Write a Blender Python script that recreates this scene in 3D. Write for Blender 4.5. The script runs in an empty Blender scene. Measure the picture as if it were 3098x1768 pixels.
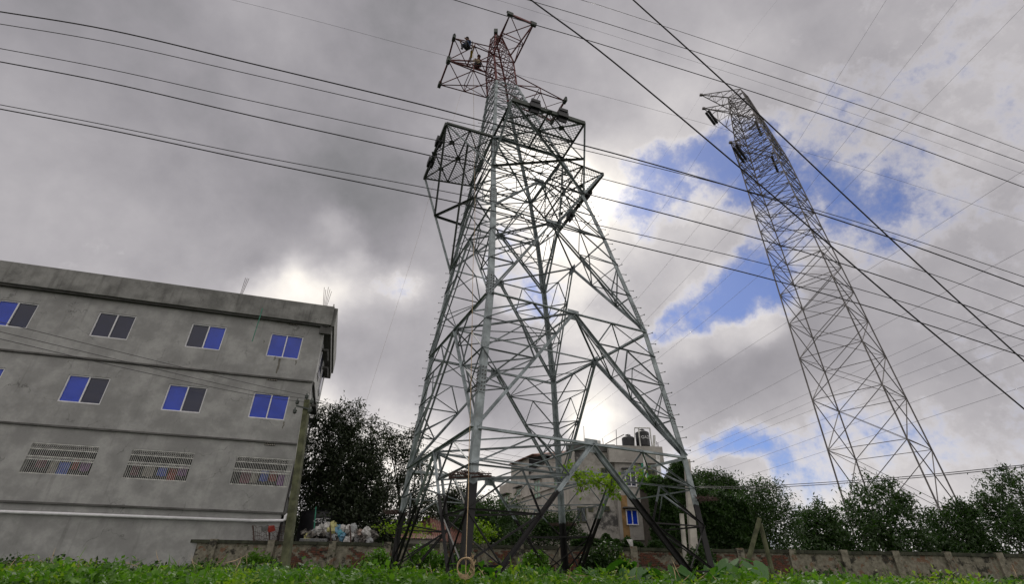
import bpy, math, random
import numpy as np
from mathutils import Vector, Matrix
random.seed(7); RNG = np.random.default_rng(7)
S = bpy.context.scene
COL = S.collection
R = math.radians
# ------------------------------------------------------------------ camera, sky, sun
F, HOR, ROLL, CX, CY, W, H = 1500.0, 1738.0, R(1.0), 1549.0, 884.0, 3098.0, 1768.0
EYE = 1.5
PITCH = math.atan((HOR-CY)/F)
cp, sp = math.cos(PITCH), math.sin(PITCH); cr, sr = math.cos(ROLL), math.sin(ROLL)
def ray(px, py):
    x, y = px-CX, -(py-CY)
    x, y = x*cr-y*sr, x*sr+y*cr
    return Vector((x/F, cp-y/F*sp, sp+y/F*cp))
def atY(px, py, Y):
    r = ray(px, py); return Vector((r.x/r.y*Y, Y, EYE+r.z/r.y*Y))
def atZ(px, py, Z):
    r = ray(px, py); t = (Z-EYE)/r.z; return Vector((r.x*t, r.y*t, Z))
def atP(px, py, p0, n):
    r = ray(px, py); o = Vector((0, 0, EYE)); t = (Vector(p0)-o).dot(n)/r.dot(n); return o+r*t
def proj(P):
    x, d, y = P[0], P[1]*cp+(P[2]-EYE)*sp, -P[1]*sp+(P[2]-EYE)*cp
    x, y = x/d*F, y/d*F
    x, y = x*cr+y*sr, -x*sr+y*cr
    return CX+x, CY-y
cam = bpy.data.cameras.new('camera'); co = bpy.data.objects.new('camera', cam); COL.objects.link(co)
right = (ray(CX+1000, CY)-ray(CX, CY)).normalized(); fwd = ray(CX, CY).normalized(); up = right.cross(fwd)
m = Matrix((right, up, -fwd)).transposed().to_4x4(); m.translation = Vector((0, 0, EYE)); co.matrix_world = m
cam.sensor_width = 36; cam.sensor_fit = 'HORIZONTAL'; cam.lens = 36*F/W; cam.clip_end = 5000; cam.clip_start = 0.05
S.camera = co
S.view_settings.view_transform = 'Standard'; S.view_settings.look = 'None'
S.view_settings.exposure = 0; S.view_settings.gamma = 1; S.view_settings.use_curve_mapping = False
S.cycles.max_bounces = 6
sd = ray(1650, 560).normalized()
sun_el = math.asin(sd.z); sun_az = math.atan2(sd.x, sd.y)
world = bpy.data.worlds.new('World'); S.world = world; world.use_nodes = True
nt = world.node_tree; nt.nodes.clear()
def N(t, **k):
    n = nt.nodes.new(t)
    for a, b in k.items(): setattr(n, a, b)
    return n
def Lk(a, b): nt.links.new(a, b)
def MA(op, a, b=None, c=None, clamp=False):
    n = N('ShaderNodeMath', operation=op, use_clamp=clamp)
    for i, v in enumerate((a, b, c)):
        if v is None: continue
        if isinstance(v, (int, float)): n.inputs[i].default_value = v
        else: Lk(v, n.inputs[i])
    return n.outputs[0]
def VM(op, a, b=None, s=None):
    n = N('ShaderNodeVectorMath', operation=op)
    for i, v in enumerate((a, b)):
        if v is None: continue
        if isinstance(v, (tuple, list, Vector)): n.inputs[i].default_value = tuple(v)
        else: Lk(v, n.inputs[i])
    if s is not None:
        if isinstance(s, (int, float)): n.inputs['Scale'].default_value = s
        else: Lk(s, n.inputs['Scale'])
    return n.outputs['Value'] if op in ('DISTANCE', 'DOT_PRODUCT', 'LENGTH') else n.outputs[0]
def NOI(vec, scale, det=6, rough=.55, col=False):
    n = N('ShaderNodeTexNoise'); n.inputs['Scale'].default_value = scale; n.inputs['Detail'].default_value = det; n.inputs['Roughness'].default_value = rough
    Lk(vec, n.inputs['Vector']); return n.outputs['Color' if col else 'Fac']
def SM(v, lo, hi, a=0, b=1):
    n = N('ShaderNodeMapRange', interpolation_type='SMOOTHSTEP')
    Lk(v, n.inputs[0]); n.inputs[1].default_value = lo; n.inputs[2].default_value = hi; n.inputs[3].default_value = a; n.inputs[4].default_value = b
    return n.outputs[0]
tc = N('ShaderNodeTexCoord'); D0 = VM('NORMALIZE', tc.outputs['Generated'])
wn = NOI(D0, 3.2, 5, .6, True)
Dw = VM('ADD', D0, VM('SCALE', VM('SUBTRACT', wn, (.5, .5, .5)), None, .13))
wn2 = NOI(D0, 11, 6, .6, True)
Dw = VM('ADD', Dw, VM('SCALE', VM('SUBTRACT', wn2, (.5, .5, .5)), None, .05))
# clouds of that afternoon: where the deck is thick or torn open, and how bright each bank is
# (px, py) only names a direction of the sky; radius in pixels, cover 0..1, brightness
CL = [(800,100,200,1,.40),(1100,100,200,1,.33),(1400,60,180,1,.34),(1800,60,200,1,.37),(2200,40,150,1,.38),(2290,130,70,.75,.5),
(800,350,180,1,.36),(1080,400,180,1,.25),(1300,260,150,1,.33),(1700,250,150,1,.42),(1900,330,120,1,.55),(2150,200,90,1,.55),(2050,330,70,1,.62),
(850,600,150,1,.30),(1150,600,150,1,.28),(1020,690,40,1,.75),(1085,780,28,1,.7),(950,760,60,1,.40),(800,780,50,1,.24),(790,830,45,1,.25),(790,890,50,1,1.0),(900,875,70,1,1.25),(1010,880,60,1,1.05),
(1130,860,40,.55,.7),(1230,890,45,.5,.8),(1100,1000,110,1,.46),(1120,1130,110,1,.42),(1000,1020,80,1,.46),(1300,1000,80,.9,.45),(1300,1170,120,1,.33),(1500,1220,110,1,.28),(1450,1080,80,.9,.42),
(1330,700,80,1,.45),(1350,450,80,1,.42),(1580,520,60,1,1.0),(1650,560,85,1,2.0),(1750,610,75,1,1.7),(1720,710,70,1,1.5),(1800,760,60,1,.95),(1570,700,45,.68,.85),(1600,880,50,.6,.7),(1530,860,40,.62,.65),(1700,820,40,.9,.85),
(1840,500,50,.85,.85),(1900,900,60,.95,.65),(1790,1010,50,.9,.8),(1800,1260,55,1,1.4),(1760,1180,60,1,.8),(1650,1150,80,.95,.5),(1900,1200,80,1,.55),
(1985,500,60,.15,.7),(2060,470,30,.6,.7),(2150,480,75,.1,.6),(2250,540,70,.05,.6),(2095,570,38,.66,.85),(2050,620,60,.15,.7),(1930,600,48,.35,.8),(1890,690,35,.72,.85),(1960,720,50,.3,.75),(2200,430,45,.62,.65),(2280,470,40,.2,.6),
(2150,640,60,.95,.62),(2080,730,80,1,.55),(1960,820,80,1,.52),(2250,650,50,.8,.45),(2240,740,60,.95,.45),(2060,850,45,.8,.55),
(2200,860,85,.0,.6),(2280,830,75,.0,.6),(2100,950,65,.0,.6),(2030,980,50,.2,.6),(2270,900,40,.2,.7),
(2290,980,40,1,.8),(2190,1010,40,1,.75),(2080,1045,40,1,.75),(2020,1080,45,1,.6),(2150,1110,70,1,.34),(2270,1120,80,1,.34),(2050,1180,70,1,.45),(2200,1220,80,1,.35),(2280,1280,60,.95,.5),(2120,1300,60,.95,.6),
(2200,1365,52,.05,.6),(2290,1345,50,.05,.6),(2090,1370,30,.4,.7),(2130,1420,35,1,.85),(2200,1440,45,1,.5),(2280,1440,45,1,.6),(2290,1490,40,.95,.8),
(960,1215,60,1,1.1),(1130,1270,70,1,.95),(1250,1380,80,1,1.3),(1400,1440,90,1,1.35),(1560,1440,70,.8,.95),(1420,1310,70,1,.45),(1600,1330,80,1,.55),(950,1500,150,1,.8),(1650,1600,150,.9,.8),(2100,1600,150,.7,.7),
(1300,1560,120,1,.9),(500,150,300,1,.28),(450,600,300,1,.34),(450,1100,300,.95,.55),(400,1500,300,.9,.7),(100,900,400,.9,.45),(2550,150,200,.85,.4),(2600,600,180,.35,.5),(2600,1000,200,1,.32),(2600,1350,150,.5,.6),(2900,400,250,.8,.45),(2950,1000,300,.8,.45),(2800,1600,200,.9,.7)]
accV = None; accW = None
for px, py, rad, cov, br in CL:
    cov = 1.45 if cov >= 1 else cov
    d = ray(px, py); sig = rad*1.25/F/ (d.length**1.6); d = d.normalized()
    q = VM('DISTANCE', Dw, d)
    w_ = MA('EXPONENT', MA('MULTIPLY', MA('POWER', q, 2.0), -1/(sig*sig)))
    v_ = VM('SCALE', (cov, br, 1.0), None, w_)
    accV = v_ if accV is None else VM('ADD', accV, v_)
accV = VM('ADD', accV, (.9*.004, .85*.004, .004))
sx = N('ShaderNodeSeparateXYZ'); Lk(accV, sx.inputs[0])
cover = MA('DIVIDE', sx.outputs[0], sx.outputs[2]); bright = MA('DIVIDE', sx.outputs[1], sx.outputs[2])
n1 = NOI(D0, 9, 10, .62); n2 = NOI(VM('ADD', D0, (3, 1, 7)), 5, 10, .6); n3 = NOI(VM('ADD', Dw, (1, 5, 2)), 14, 6, .5); n4 = NOI(VM('ADD', D0, (8, 2, 4)), 26, 8, .65)
edge = MA('ADD', cover, MA('ADD', MA('MULTIPLY', MA('SUBTRACT', n1, .5), 1.35), MA('MULTIPLY', MA('SUBTRACT', n4, .5), .95)))
alpha = SM(edge, .20, .88, .10, 1)
rim = MA('MULTIPLY', SM(edge, .40, .60), SM(edge, .66, .95, 1, 0))
mod = MA('ADD', 1, MA('ADD', MA('MULTIPLY', MA('SUBTRACT', n2, .5), .85), MA('MULTIPLY', MA('SUBTRACT', n3, .5), .22)))
bb = MA('ADD', MA('MULTIPLY', bright, mod), MA('MULTIPLY', rim, .13))
tint = N('ShaderNodeValToRGB'); Lk(bb, tint.inputs[0])
e = tint.color_ramp.elements
e[0].position = .15; e[0].color = (.95, .965, 1.0, 1); e[1].position = 1; e[1].color = (1.0, .945, .88, 1)
k = e.new(.32); k.color = (1.01, .968, 1.035, 1); k = e.new(.6); k.color = (1.0, .955, .97, 1)
cloud = VM('SCALE', tint.outputs[0], None, MA('MULTIPLY', bb, 10.0))
sky = N('ShaderNodeTexSky', sky_type='NISHITA'); sky.sun_disc = False; sky.sun_elevation = sun_el; sky.sun_rotation = sun_az
sky.air_density = 1.0; sky.dust_density = .6; sky.ozone_density = 3.0
blue = VM('MULTIPLY', sky.outputs[0], (.46, .56, .86))
mx = N('ShaderNodeMix', data_type='RGBA'); Lk(alpha, mx.inputs[0]); Lk(blue, mx.inputs[6]); Lk(cloud, mx.inputs[7])
bg = N('ShaderNodeBackground'); bg.inputs[1].default_value = 0.1; Lk(mx.outputs[2], bg.inputs[0])
wo = N('ShaderNodeOutputWorld'); Lk(bg.outputs[0], wo.inputs[0])
world.cycles.sampling_method = 'MANUAL'; world.cycles.sample_map_resolution = 512
sl = bpy.data.lights.new('sun', 'SUN'); sl.energy = 1.5; sl.angle = R(12); sl.color = (1, .95, .87)
so = bpy.data.objects.new('sun', sl); COL.objects.link(so); so.rotation_euler = (-sd).to_track_quat('-Z', 'Y').to_euler()

# ------------------------------------------------------------------ materials
class Mt:
    def __init__(s, name, rough=.8, metal=0.0, spec=.5):
        s.m = bpy.data.materials.new(name); s.m.use_nodes = True; s.t = s.m.node_tree; s.b = s.t.nodes['Principled BSDF']
        s.b.inputs['Roughness'].default_value = rough; s.b.inputs['Metallic'].default_value = metal; s.b.inputs['Specular IOR Level'].default_value = spec
        s.pos = s.t.nodes.new('ShaderNodeNewGeometry').outputs['Position']
        s.tc = s.t.nodes.new('ShaderNodeTexCoord').outputs['Object']
    def map(s, scale=(1, 1, 1), loc=(0, 0, 0), vec=None):
        n = s.t.nodes.new('ShaderNodeMapping'); n.inputs['Scale'].default_value = scale; n.inputs['Location'].default_value = loc
        s.t.links.new(vec or s.pos, n.inputs[0]); return n.outputs[0]
    def noise(s, scale, det=5, rough=.6, vec=None, dist=0):
        n = s.t.nodes.new('ShaderNodeTexNoise'); n.inputs['Scale'].default_value = scale; n.inputs['Detail'].default_value = det; n.inputs['Roughness'].default_value = rough
        n.inputs['Distortion'].default_value = dist
        s.t.links.new(vec or s.pos, n.inputs['Vector']); return n.outputs['Fac']
    def sm(s, v, lo, hi, a=0., b=1.):
        n = s.t.nodes.new('ShaderNodeMapRange'); n.interpolation_type = 'SMOOTHSTEP'; s.t.links.new(v, n.inputs[0])
        for i, q in enumerate((lo, hi, a, b)): n.inputs[i+1].default_value = q
        return n.outputs[0]
    def mix(s, f, a, b, mode='MIX'):
        n = s.t.nodes.new('ShaderNodeMix'); n.data_type = 'RGBA'; n.blend_type = mode
        for i, q in ((0, f), (6, a), (7, b)):
            if isinstance(q, (int, float)): n.inputs[i].default_value = q
            elif isinstance(q, tuple): n.inputs[i].default_value = (*q[:3], 1)
            else: s.t.links.new(q, n.inputs[i])
        return n.outputs[2]
    def math(s, op, a, b=0.0):
        n = s.t.nodes.new('ShaderNodeMath'); n.operation = op
        for i, q in enumerate((a, b)):
            if isinstance(q, (int, float)): n.inputs[i].default_value = q
            else: s.t.links.new(q, n.inputs[i])
        return n.outputs[0]
    def col(s, c):
        if isinstance(c, tuple): s.b.inputs['Base Color'].default_value = (*c[:3], 1)
        else: s.t.links.new(c, s.b.inputs['Base Color'])
        return s
    def bump(s, h, st=.3, d=.02):
        n = s.t.nodes.new('ShaderNodeBump'); n.inputs['Strength'].default_value = st; n.inputs['Distance'].default_value = d
        s.t.links.new(h, n.inputs['Height']); s.t.links.new(n.outputs[0], s.b.inputs['Normal']); return s
    def sep(s, v=None):
        n = s.t.nodes.new('ShaderNodeSeparateXYZ'); s.t.links.new(v or s.pos, n.inputs[0]); return n.outputs
def simple(name, c, rough=.7, metal=0., var=.25, sc=3.):
    a = Mt(name, rough, metal); n = a.noise(sc, 6)
    lo = tuple(x*(1-var) for x in c); hi = tuple(min(1, x*(1+var)) for x in c)
    a.col(a.mix(a.sm(n, .3, .7), lo, hi)); a.bump(a.noise(sc*8), .2, .01); return a.m
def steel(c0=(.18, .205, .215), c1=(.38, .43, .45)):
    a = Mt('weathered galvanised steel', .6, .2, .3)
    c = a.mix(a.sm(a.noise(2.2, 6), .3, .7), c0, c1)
    st = a.sm(a.noise(1, 6, .65, a.map((14, 14, 1.2))), .55, .75)
    c = a.mix(a.math('MULTIPLY', st, .5), c, (.16, .15, .135))
    z = a.sep()[2]
    zz = a.math('ADD', z, a.math('MULTIPLY', a.noise(6, 3), .25))
    k = a.sm(zz, ZBLACK-.03, ZBLACK+.03)
    c = a.mix(k, (.016, .015, .016), c); a.col(c)
    a.t.links.new(a.math('MULTIPLY', k, .2), a.b.inputs['Metallic']); a.bump(a.noise(30), .15, .005); return a.m
def redsteel():
    a = Mt('faded red oxide paint on steel', .55, .1)
    a.col(a.mix(a.sm(a.noise(3, 6), .35, .7), (.10, .026, .028), (.19, .05, .05))); return a.m
def concrete(name, base, dark, stain=.5, seed=0, mapscale=(1, 1, .35)):
    a = Mt(name, .9)
    n = a.noise(.9, 8, .62, a.map((1, 1, 1), (seed, seed, 0)))
    c = a.mix(a.sm(n, .35, .68), dark, base)
    fine = a.noise(9, 8, .7)
    c = a.mix(a.sm(fine, .35, .75, .0, .5), c, tuple(x*.72 for x in base))
    streak = a.sm(a.noise(1, 7, .6, a.map((3.2, 3.2, .28), (seed*3, 0, 0))), .62-.2*stain, .85)
    c = a.mix(a.math('MULTIPLY', streak, stain), c, (.035, .034, .03))
    v = a.t.nodes.new('ShaderNodeTexVoronoi'); v.feature = 'DISTANCE_TO_EDGE'; v.inputs['Scale'].default_value = .45
    ns = a.t.nodes.new('ShaderNodeTexNoise'); ns.inputs['Scale'].default_value = 2.2; ns.inputs['Detail'].default_value = 7; a.t.links.new(a.pos, ns.inputs['Vector'])
    ad = a.t.nodes.new('ShaderNodeVectorMath'); ad.operation = 'MULTIPLY_ADD'; ad.inputs[1].default_value = (.9, .9, .9); a.t.links.new(ns.outputs['Color'], ad.inputs[0]); a.t.links.new(a.pos, ad.inputs[2])
    a.t.links.new(ad.outputs[0], v.inputs['Vector'])
    ck = a.sm(v.outputs['Distance'], .0, .010, 1., 0.); c = a.mix(a.math('MULTIPLY', ck, a.sm(a.noise(.7, 2), .48, .6, 0., .55)), c, (.05, .05, .048))
    pt = a.sm(a.noise(.55, 9, .75, a.map((1, 1, 1.6), (seed*2, 3, 1))), .55, .57); c = a.mix(a.math('MULTIPLY', pt, .35), c, tuple(x*.68 for x in base))
    a.col(c); a.bump(a.noise(14, 8), .35, .02); return a.m
def stained():
    a = Mt('rain blackened plaster', .92)
    n = a.noise(.42, 9, .7, a.map((1, 1, 1), (4, 2, 1.5)))
    mid = a.mix(a.sm(a.noise(3, 7), .3, .7), (.27, .255, .23), (.42, .40, .37))
    c = a.mix(a.sm(n, .56, .63), mid, (.085, .082, .08))
    spk = a.sm(a.noise(4.5, 9, .75), .58, .63)
    c = a.mix(a.math('MULTIPLY', spk, .75), c, (.36, .35, .33))
    st = a.sm(a.noise(1, 6, .6, a.map((4, 4, .3))), .6, .8)
    c = a.mix(a.math('MULTIPLY', st, .6), c, (.07, .065, .06)); a.col(c); a.bump(a.noise(12, 8), .4, .02); return a.m
def wallplaster():
    a = Mt('peeling mossy plaster', .95)
    n = a.noise(1.6, 9, .72)
    c = a.mix(a.sm(a.noise(5, 7), .3, .7), (.13, .12, .09), (.26, .24, .19))
    c = a.mix(a.sm(n, .52, .6), c, (.035, .033, .026))
    c = a.mix(a.sm(a.noise(2.7, 8, .7, a.map((1, 1, 1), (9, 0, 0))), .56, .62), c, (.17, .10, .065))
    c = a.mix(a.sm(a.noise(2.1, 8, .7, a.map((1, 1, 1), (0, 0, 5))), .6, .66), c, (.05, .065, .03))
    a.col(c); a.bump(a.noise(9, 9, .7), .8, .04); return a.m
def brickmat():
    a = Mt('old red brick', .95)
    r = a.t.nodes.new('ShaderNodeObjectInfo').outputs['Random']
    i = a.t.nodes.new('ShaderNodeNewGeometry').outputs['Random Per Island']
    f = a.math('FRACT', a.math('ADD', r, i))
    c = a.mix(f, (.15, .052, .032), (.08, .042, .032)); c = a.mix(a.sm(a.noise(5, 7), .5, .62), c, (.05, .048, .032))
    a.col(c); a.bump(a.noise(25), .5, .01); return a.m
def leaf(name, c1, c2, trans=.35, rough=.55):
    a = Mt(name, rough)
    i = a.t.nodes.new('ShaderNodeNewGeometry').outputs['Random Per Island']
    n = a.noise(.8, 3)
    f = a.math('ADD', a.math('MULTIPLY', i, .6), a.math('MULTIPLY', a.sm(n, .3, .7), .4))
    c = a.mix(f, c1, c2); a.col(c)
    tr = a.t.nodes.new('ShaderNodeBsdfTranslucent'); a.t.links.new(a.mix(1.0, c, (1.0, 1.2, .35), 'MULTIPLY'), tr.inputs[0])
    ms = a.t.nodes.new('ShaderNodeMixShader'); ms.inputs[0].default_value = trans
    a.t.links.new(a.b.outputs[0], ms.inputs[1]); a.t.links.new(tr.outputs[0], ms.inputs[2])
    a.t.links.new(ms.outputs[0], a.t.nodes['Material Output'].inputs[0]); return a.m
def glass(name, c, rough=.06):
    a = Mt(name, rough, 0.0, 1.0); a.col(a.mix(a.sm(a.noise(1.3, 4), .35, .65), tuple(x*.8 for x in c), c)); a.b.inputs['IOR'].default_value = 1.35; return a.m
ZBLACK = 3.75
M = {}
M['steel'] = steel(); M['steelshaded'] = steel((.10, .115, .12), (.23, .26, .275)); M['red'] = redsteel()  # second steel is a darker copy; the struts' backlit shade is in its colour
M['darksteel'] = simple('dull dark steel', (.06, .07, .063), .65, .1)
M['cable'] = simple('black cable sheath', (.012, .011, .016), .5, 0, .2, 2)
M['wire'] = simple('aluminium conductor', (.10, .10, .12), .6, .3)
M['concL'] = concrete('grey cement render', (.40, .40, .395), (.25, .25, .248), .4, 1)
M['concD'] = concrete('weathered roof slab cement', (.29, .29, .28), (.13, .13, .125), .7, 2)
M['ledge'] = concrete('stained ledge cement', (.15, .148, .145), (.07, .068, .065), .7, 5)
M['beige'] = concrete('beige weathered plaster', (.60, .56, .51), (.42, .38, .34), .45, 3)
M['concM'] = concrete('plain grey plaster', (.44, .42, .39), (.31, .29, .27), .3, 6)
M['stained'] = stained(); M['wall'] = wallplaster(); M['brick'] = brickmat()
M['coping'] = simple('mossy dark coping', (.04, .043, .028), .95, 0, .5, 3)
M['blue'] = glass('blue tinted window glass', (.010, .05, .50)); M['dark'] = glass('dark window glass', (.012, .016, .05))
M['greenglass'] = glass('pale green window glass', (.22, .42, .26), .2); M['white'] = simple('white painted frame', (.72, .72, .75), .5, 0, .1)
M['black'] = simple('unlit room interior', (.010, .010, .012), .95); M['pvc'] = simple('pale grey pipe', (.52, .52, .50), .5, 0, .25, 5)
M['greenpipe'] = simple('green plastic pipe', (.02, .22, .14), .5); M['rust'] = simple('rusty corrugated sheet', (.16, .065, .045), .85, 0, .5, 2)
M['tank'] = simple('black tank plastic', (.016, .016, .02), .5); M['pole'] = simple('pale spun concrete', (.46, .43, .39), .9, 0, .2, 2)
M['moss'] = simple('moss covered concrete', (.10, .105, .06), .95, 0, .45, 2.5); M['rope'] = simple('hemp rope', (.42, .31, .19), .95, 0, .2, 20)
M['bark'] = simple('dark bark', (.06, .05, .04), .95, 0, .4, 5); M['soil'] = simple('damp soil', (.035, .04, .02), 1, 0, .4, 1)
M['leafdark'] = leaf('dark mango leaves', (.013, .022, .010), (.036, .052, .022), .2, .6)
M['leafmid'] = leaf('creeper leaves', (.014, .038, .009), (.042, .09, .016), .3)
M['weed'] = leaf('bright weed leaves', (.035, .105, .012), (.15, .30, .032), .45)
M['weed2'] = leaf('yellow green leaves', (.13, .24, .018), (.28, .38, .035), .5)
M['taro'] = leaf('broad taro leaf', (.03, .11, .02), (.07, .18, .03), .4, .75)
M['barrier'] = simple('rusty barbed iron', (.06, .035, .03), .9); M['skin'] = simple('skin', (.18, .10, .07), .6, 0, .1)
M['bluecloth'] = simple('blue work shirt', (.03, .07, .17), .9); M['cream'] = simple('cream shirt', (.50, .43, .30), .9); M['hair'] = simple('black hair', (.01, .01, .01), .8)
M['trouser'] = simple('dark trousers', (.03, .03, .04), .9); M['yellow'] = simple('yellow tackle', (.5, .33, .03), .6); M['letter'] = simple('white lettering', (.75, .75, .78), .6, 0, .05)
for i, c in enumerate([(.44, .43, .42), (.30, .31, .32), (.12, .25, .36), (.36, .34, .14), (.26, .19, .16), (.12, .12, .12), (.08, .30, .38)]): M['bag%d' % i] = simple('crumpled plastic bag', c, .45, 0, .25, 6)
for i, c in enumerate([(.20, .08, .25), (.25, .03, .02), (.05, .10, .45), (.30, .28, .25), (.14, .03, .06)]): M['cloth%d' % i] = simple('hung laundry', c, .9, 0, .3, 4)

# ------------------------------------------------------------------ mesh helpers
class MB:
    def __init__(s): s.v = []; s.f = []
    def add(s, vs, fs):
        b = len(s.v); s.v += [tuple(v) for v in vs]; s.f += [tuple(b+i for i in f) for f in fs]
    def prism(s, a, b):           # two equal loops
        n = len(a); s.add(list(a)+list(b), [tuple(range(n-1, -1, -1)), tuple(range(n, 2*n))]+[(i, (i+1) % n, n+(i+1) % n, n+i) for i in range(n)])
    def box(s, c, h, ax=None):
        c = Vector(c); ax = ax or (Vector((1, 0, 0)), Vector((0, 1, 0)), Vector((0, 0, 1)))
        x, y, z = ax[0]*h[0], ax[1]*h[1], ax[2]*h[2]
        s.prism([c-x-y-z, c+x-y-z, c+x+y-z, c-x+y-z], [c-x-y+z, c+x-y+z, c+x+y+z, c-x+y+z])
    def bar(s, p, q, w, h=None, nrm=None):
        p, q = Vector(p), Vector(q); d = (q-p).normalized(); h = h or w
        a = (nrm or Vector((0, 0, 1))); a = (a-d*a.dot(d))
        if a.length < .05: a = Vector((1, 0, 0))-d*d.x
        a.normalize(); b = d.cross(a); a = a*h/2; b = b*w/2
        s.prism([p-a-b, p+a-b, p+a+b, p-a+b], [q-a-b, q+a-b, q+a+b, q-a+b])
    def lbar(s, p, q, w, nrm, t=None, flip=1):   # rolled steel angle
        p, q = Vector(p), Vector(q); d = (q-p).normalized(); t = t or max(.008, w*.11)
        a = nrm-d*nrm.dot(d)
        if a.length < .05: a = Vector((.3, .2, 1)); a -= d*a.dot(d)
        a.normalize(); b = d.cross(a)*flip
        P = [(0, 0), (w, 0), (w, t), (t, t), (t, w), (0, w)]
        off = -b*w*.5
        L1 = [p+off+b*x-a*y for x, y in P]; L2 = [q+off+b*x-a*y for x, y in P]
        s.prism(L1, L2)
    def tube(s, pts, r, n=6, cap=True):
        pts = [Vector(p) for p in pts]; rs = r if isinstance(r, (list, tuple)) else [r]*len(pts)
        loops = []; prev = None
        for i, p in enumerate(pts):
            d = (pts[min(i+1, len(pts)-1)]-pts[max(i-1, 0)]).normalized()
            a = prev if prev is not None else (Vector((0, 0, 1)) if abs(d.z) < .9 else Vector((1, 0, 0)))
            a = a-d*a.dot(d)
            if a.length < 1e-4: a = Vector((0, 1, 0))
            a.normalize(); prev = a; b = d.cross(a)
            loops.append([p+(a*math.cos(2*math.pi*k/n)+b*math.sin(2*math.pi*k/n))*rs[i] for k in range(n)])
        vs = [v for l in loops for v in l]; fs = []
        for i in range(len(pts)-1):
            for k in range(n): fs.append((i*n+k, i*n+(k+1) % n, (i+1)*n+(k+1) % n, (i+1)*n+k))
        if cap: fs += [tuple(range(n-1, -1, -1)), tuple((len(pts)-1)*n+k for k in range(n))]
        s.add(vs, fs)
    def build(s, name, mat, parent=None, smooth=False, **kw):
        me = bpy.data.meshes.new(name); me.from_pydata(s.v, [], s.f); me.update()
        if smooth: me.polygons.foreach_set('use_smooth', [True]*len(me.polygons))
        me.materials.append(M[mat] if isinstance(mat, str) else mat)
        o = bpy.data.objects.new(name, me); COL.objects.link(o)
        if parent: o.parent = parent; o.matrix_parent_inverse = Matrix.Identity(4) if parent.type != 'EMPTY' else Matrix.Translation(-parent.location)
        for a, b in kw.items(): o[a] = b
        return o
def root(name, loc, label, cat, group=None):
    o = bpy.data.objects.new(name, None); COL.objects.link(o); o.location = loc; o.empty_display_size = .3
    o['label'] = label; o['category'] = cat
    if group: o['group'] = group
    return o
def one(o, label, cat, group=None):
    o['label'] = label; o['category'] = cat
    if group: o['group'] = group
    return o
def lerp(a, b, t): return a+(b-a)*t
def smoothpts(pts, n=6):
    out = []
    P = [pts[0]*2-pts[1]]+pts+[pts[-1]*2-pts[-2]]
    for i in range(1, len(P)-2):
        for k in range(n):
            t = k/n; a, b, c, d = P[i-1], P[i], P[i+1], P[i+2]
            out.append(.5*((2*b)+(c-a)*t+(2*a-5*b+4*c-d)*t*t+(3*b-a-3*c+d)*t**3))
    out.append(pts[-1]); return out
def leaves(name, C, size, mat, parent=None, up=.3, aspect=.5, **kw):   # C: n x 3 numpy
    n = len(C); d = RNG.normal(size=(n, 3)); d[:, 2] += 0; d /= np.linalg.norm(d, axis=1)[:, None]
    nr = RNG.normal(size=(n, 3)); nr[:, 2] = np.abs(nr[:, 2])+up*3; b = np.cross(nr, d); b /= np.linalg.norm(b, axis=1)[:, None]+1e-9
    nn = np.cross(d, b)
    sz = size*(.6+.8*RNG.random(n))[:, None]
    V = np.stack([C, C+d*sz*.5+b*sz*aspect*.5+nn*sz*.08, C+d*sz, C+d*sz*.5-b*sz*aspect*.5+nn*sz*.08], 1).reshape(-1, 3).astype('f')
    me = bpy.data.meshes.new(name); me.vertices.add(4*n); me.vertices.foreach_set('co', V.ravel())
    me.loops.add(4*n); me.loops.foreach_set('vertex_index', np.arange(4*n, dtype='i'))
    me.polygons.add(n); me.polygons.foreach_set('loop_start', np.arange(0, 4*n, 4, dtype='i')); me.polygons.foreach_set('loop_total', np.full(n, 4, dtype='i'))
    me.update(calc_edges=True); me.validate()
    me.materials.append(M[mat]); o = bpy.data.objects.new(name, me); COL.objects.link(o)
    if parent: o.parent = parent; o.matrix_parent_inverse = Matrix.Translation(-parent.location) if parent.type == 'EMPTY' else Matrix.Identity(4)
    for a, b_ in kw.items(): o[a] = b_
    return o
def gz(x, y): 
    t = min(1, max(0, (y-3)/9)); return .5*t*t*(3-2*t)
Z = Vector((0, 0, 1))

# ------------------------------------------------------------------ setting: ground and boundary wall
g = MB(); xs = [-900, -200, -60]+list(range(-40, 41, 4))+[60, 200, 900]; ys = [-300, -50, -5, 0, 3]+[4+i for i in range(10)]+[20, 28, 40, 80, 300, 1500]
g.v = [(x, y, gz(x, y)) for y in ys for x in xs]; nx = len(xs)
g.f = [(j*nx+i, j*nx+i+1, (j+1)*nx+i+1, (j+1)*nx+i) for j in range(len(ys)-1) for i in range(nx-1)]
g.build('ground', 'soil', kind='structure')

# ------------------------------------------------------------------ boundary wall
YW = 28.0; WTOP = 2.82
WL = root('boundary_wall', (0, YW, .4), 'long mossy boundary wall with peeling plaster, brick patches and pillars behind the tower feet', 'wall')
wb = MB(); wb.box((0, YW+.14, 1.55), (46, .11, 1.15)); wb.build('masonry', 'wall', WL)
r4 = random.Random(5)
cm = MB(); x = -46
while x < 46:
    w_ = r4.uniform(1.2, 2.6); cm.box((x+w_/2, YW+.13, WTOP-.14+r4.uniform(-.01, .015)), (w_/2-.01, .19, .075)); x += w_
cm.build('coping', 'coping', WL)
rl = MB(); rl.box((0, YW+.0, 1.28), (46, .05, .05)); rl.build('plinth_band', 'wall', WL)
PX = [atY(p, 1680, YW).x for p in (815, 1003, 1170, 1340, 1465, 1575, 1700, 1840, 1918, 2100, 2240)]
PX = [PX[0]-2.9*k for k in range(8, 0, -1)]+PX+[PX[-1]+2.6*k for k in range(1, 8)]
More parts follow.
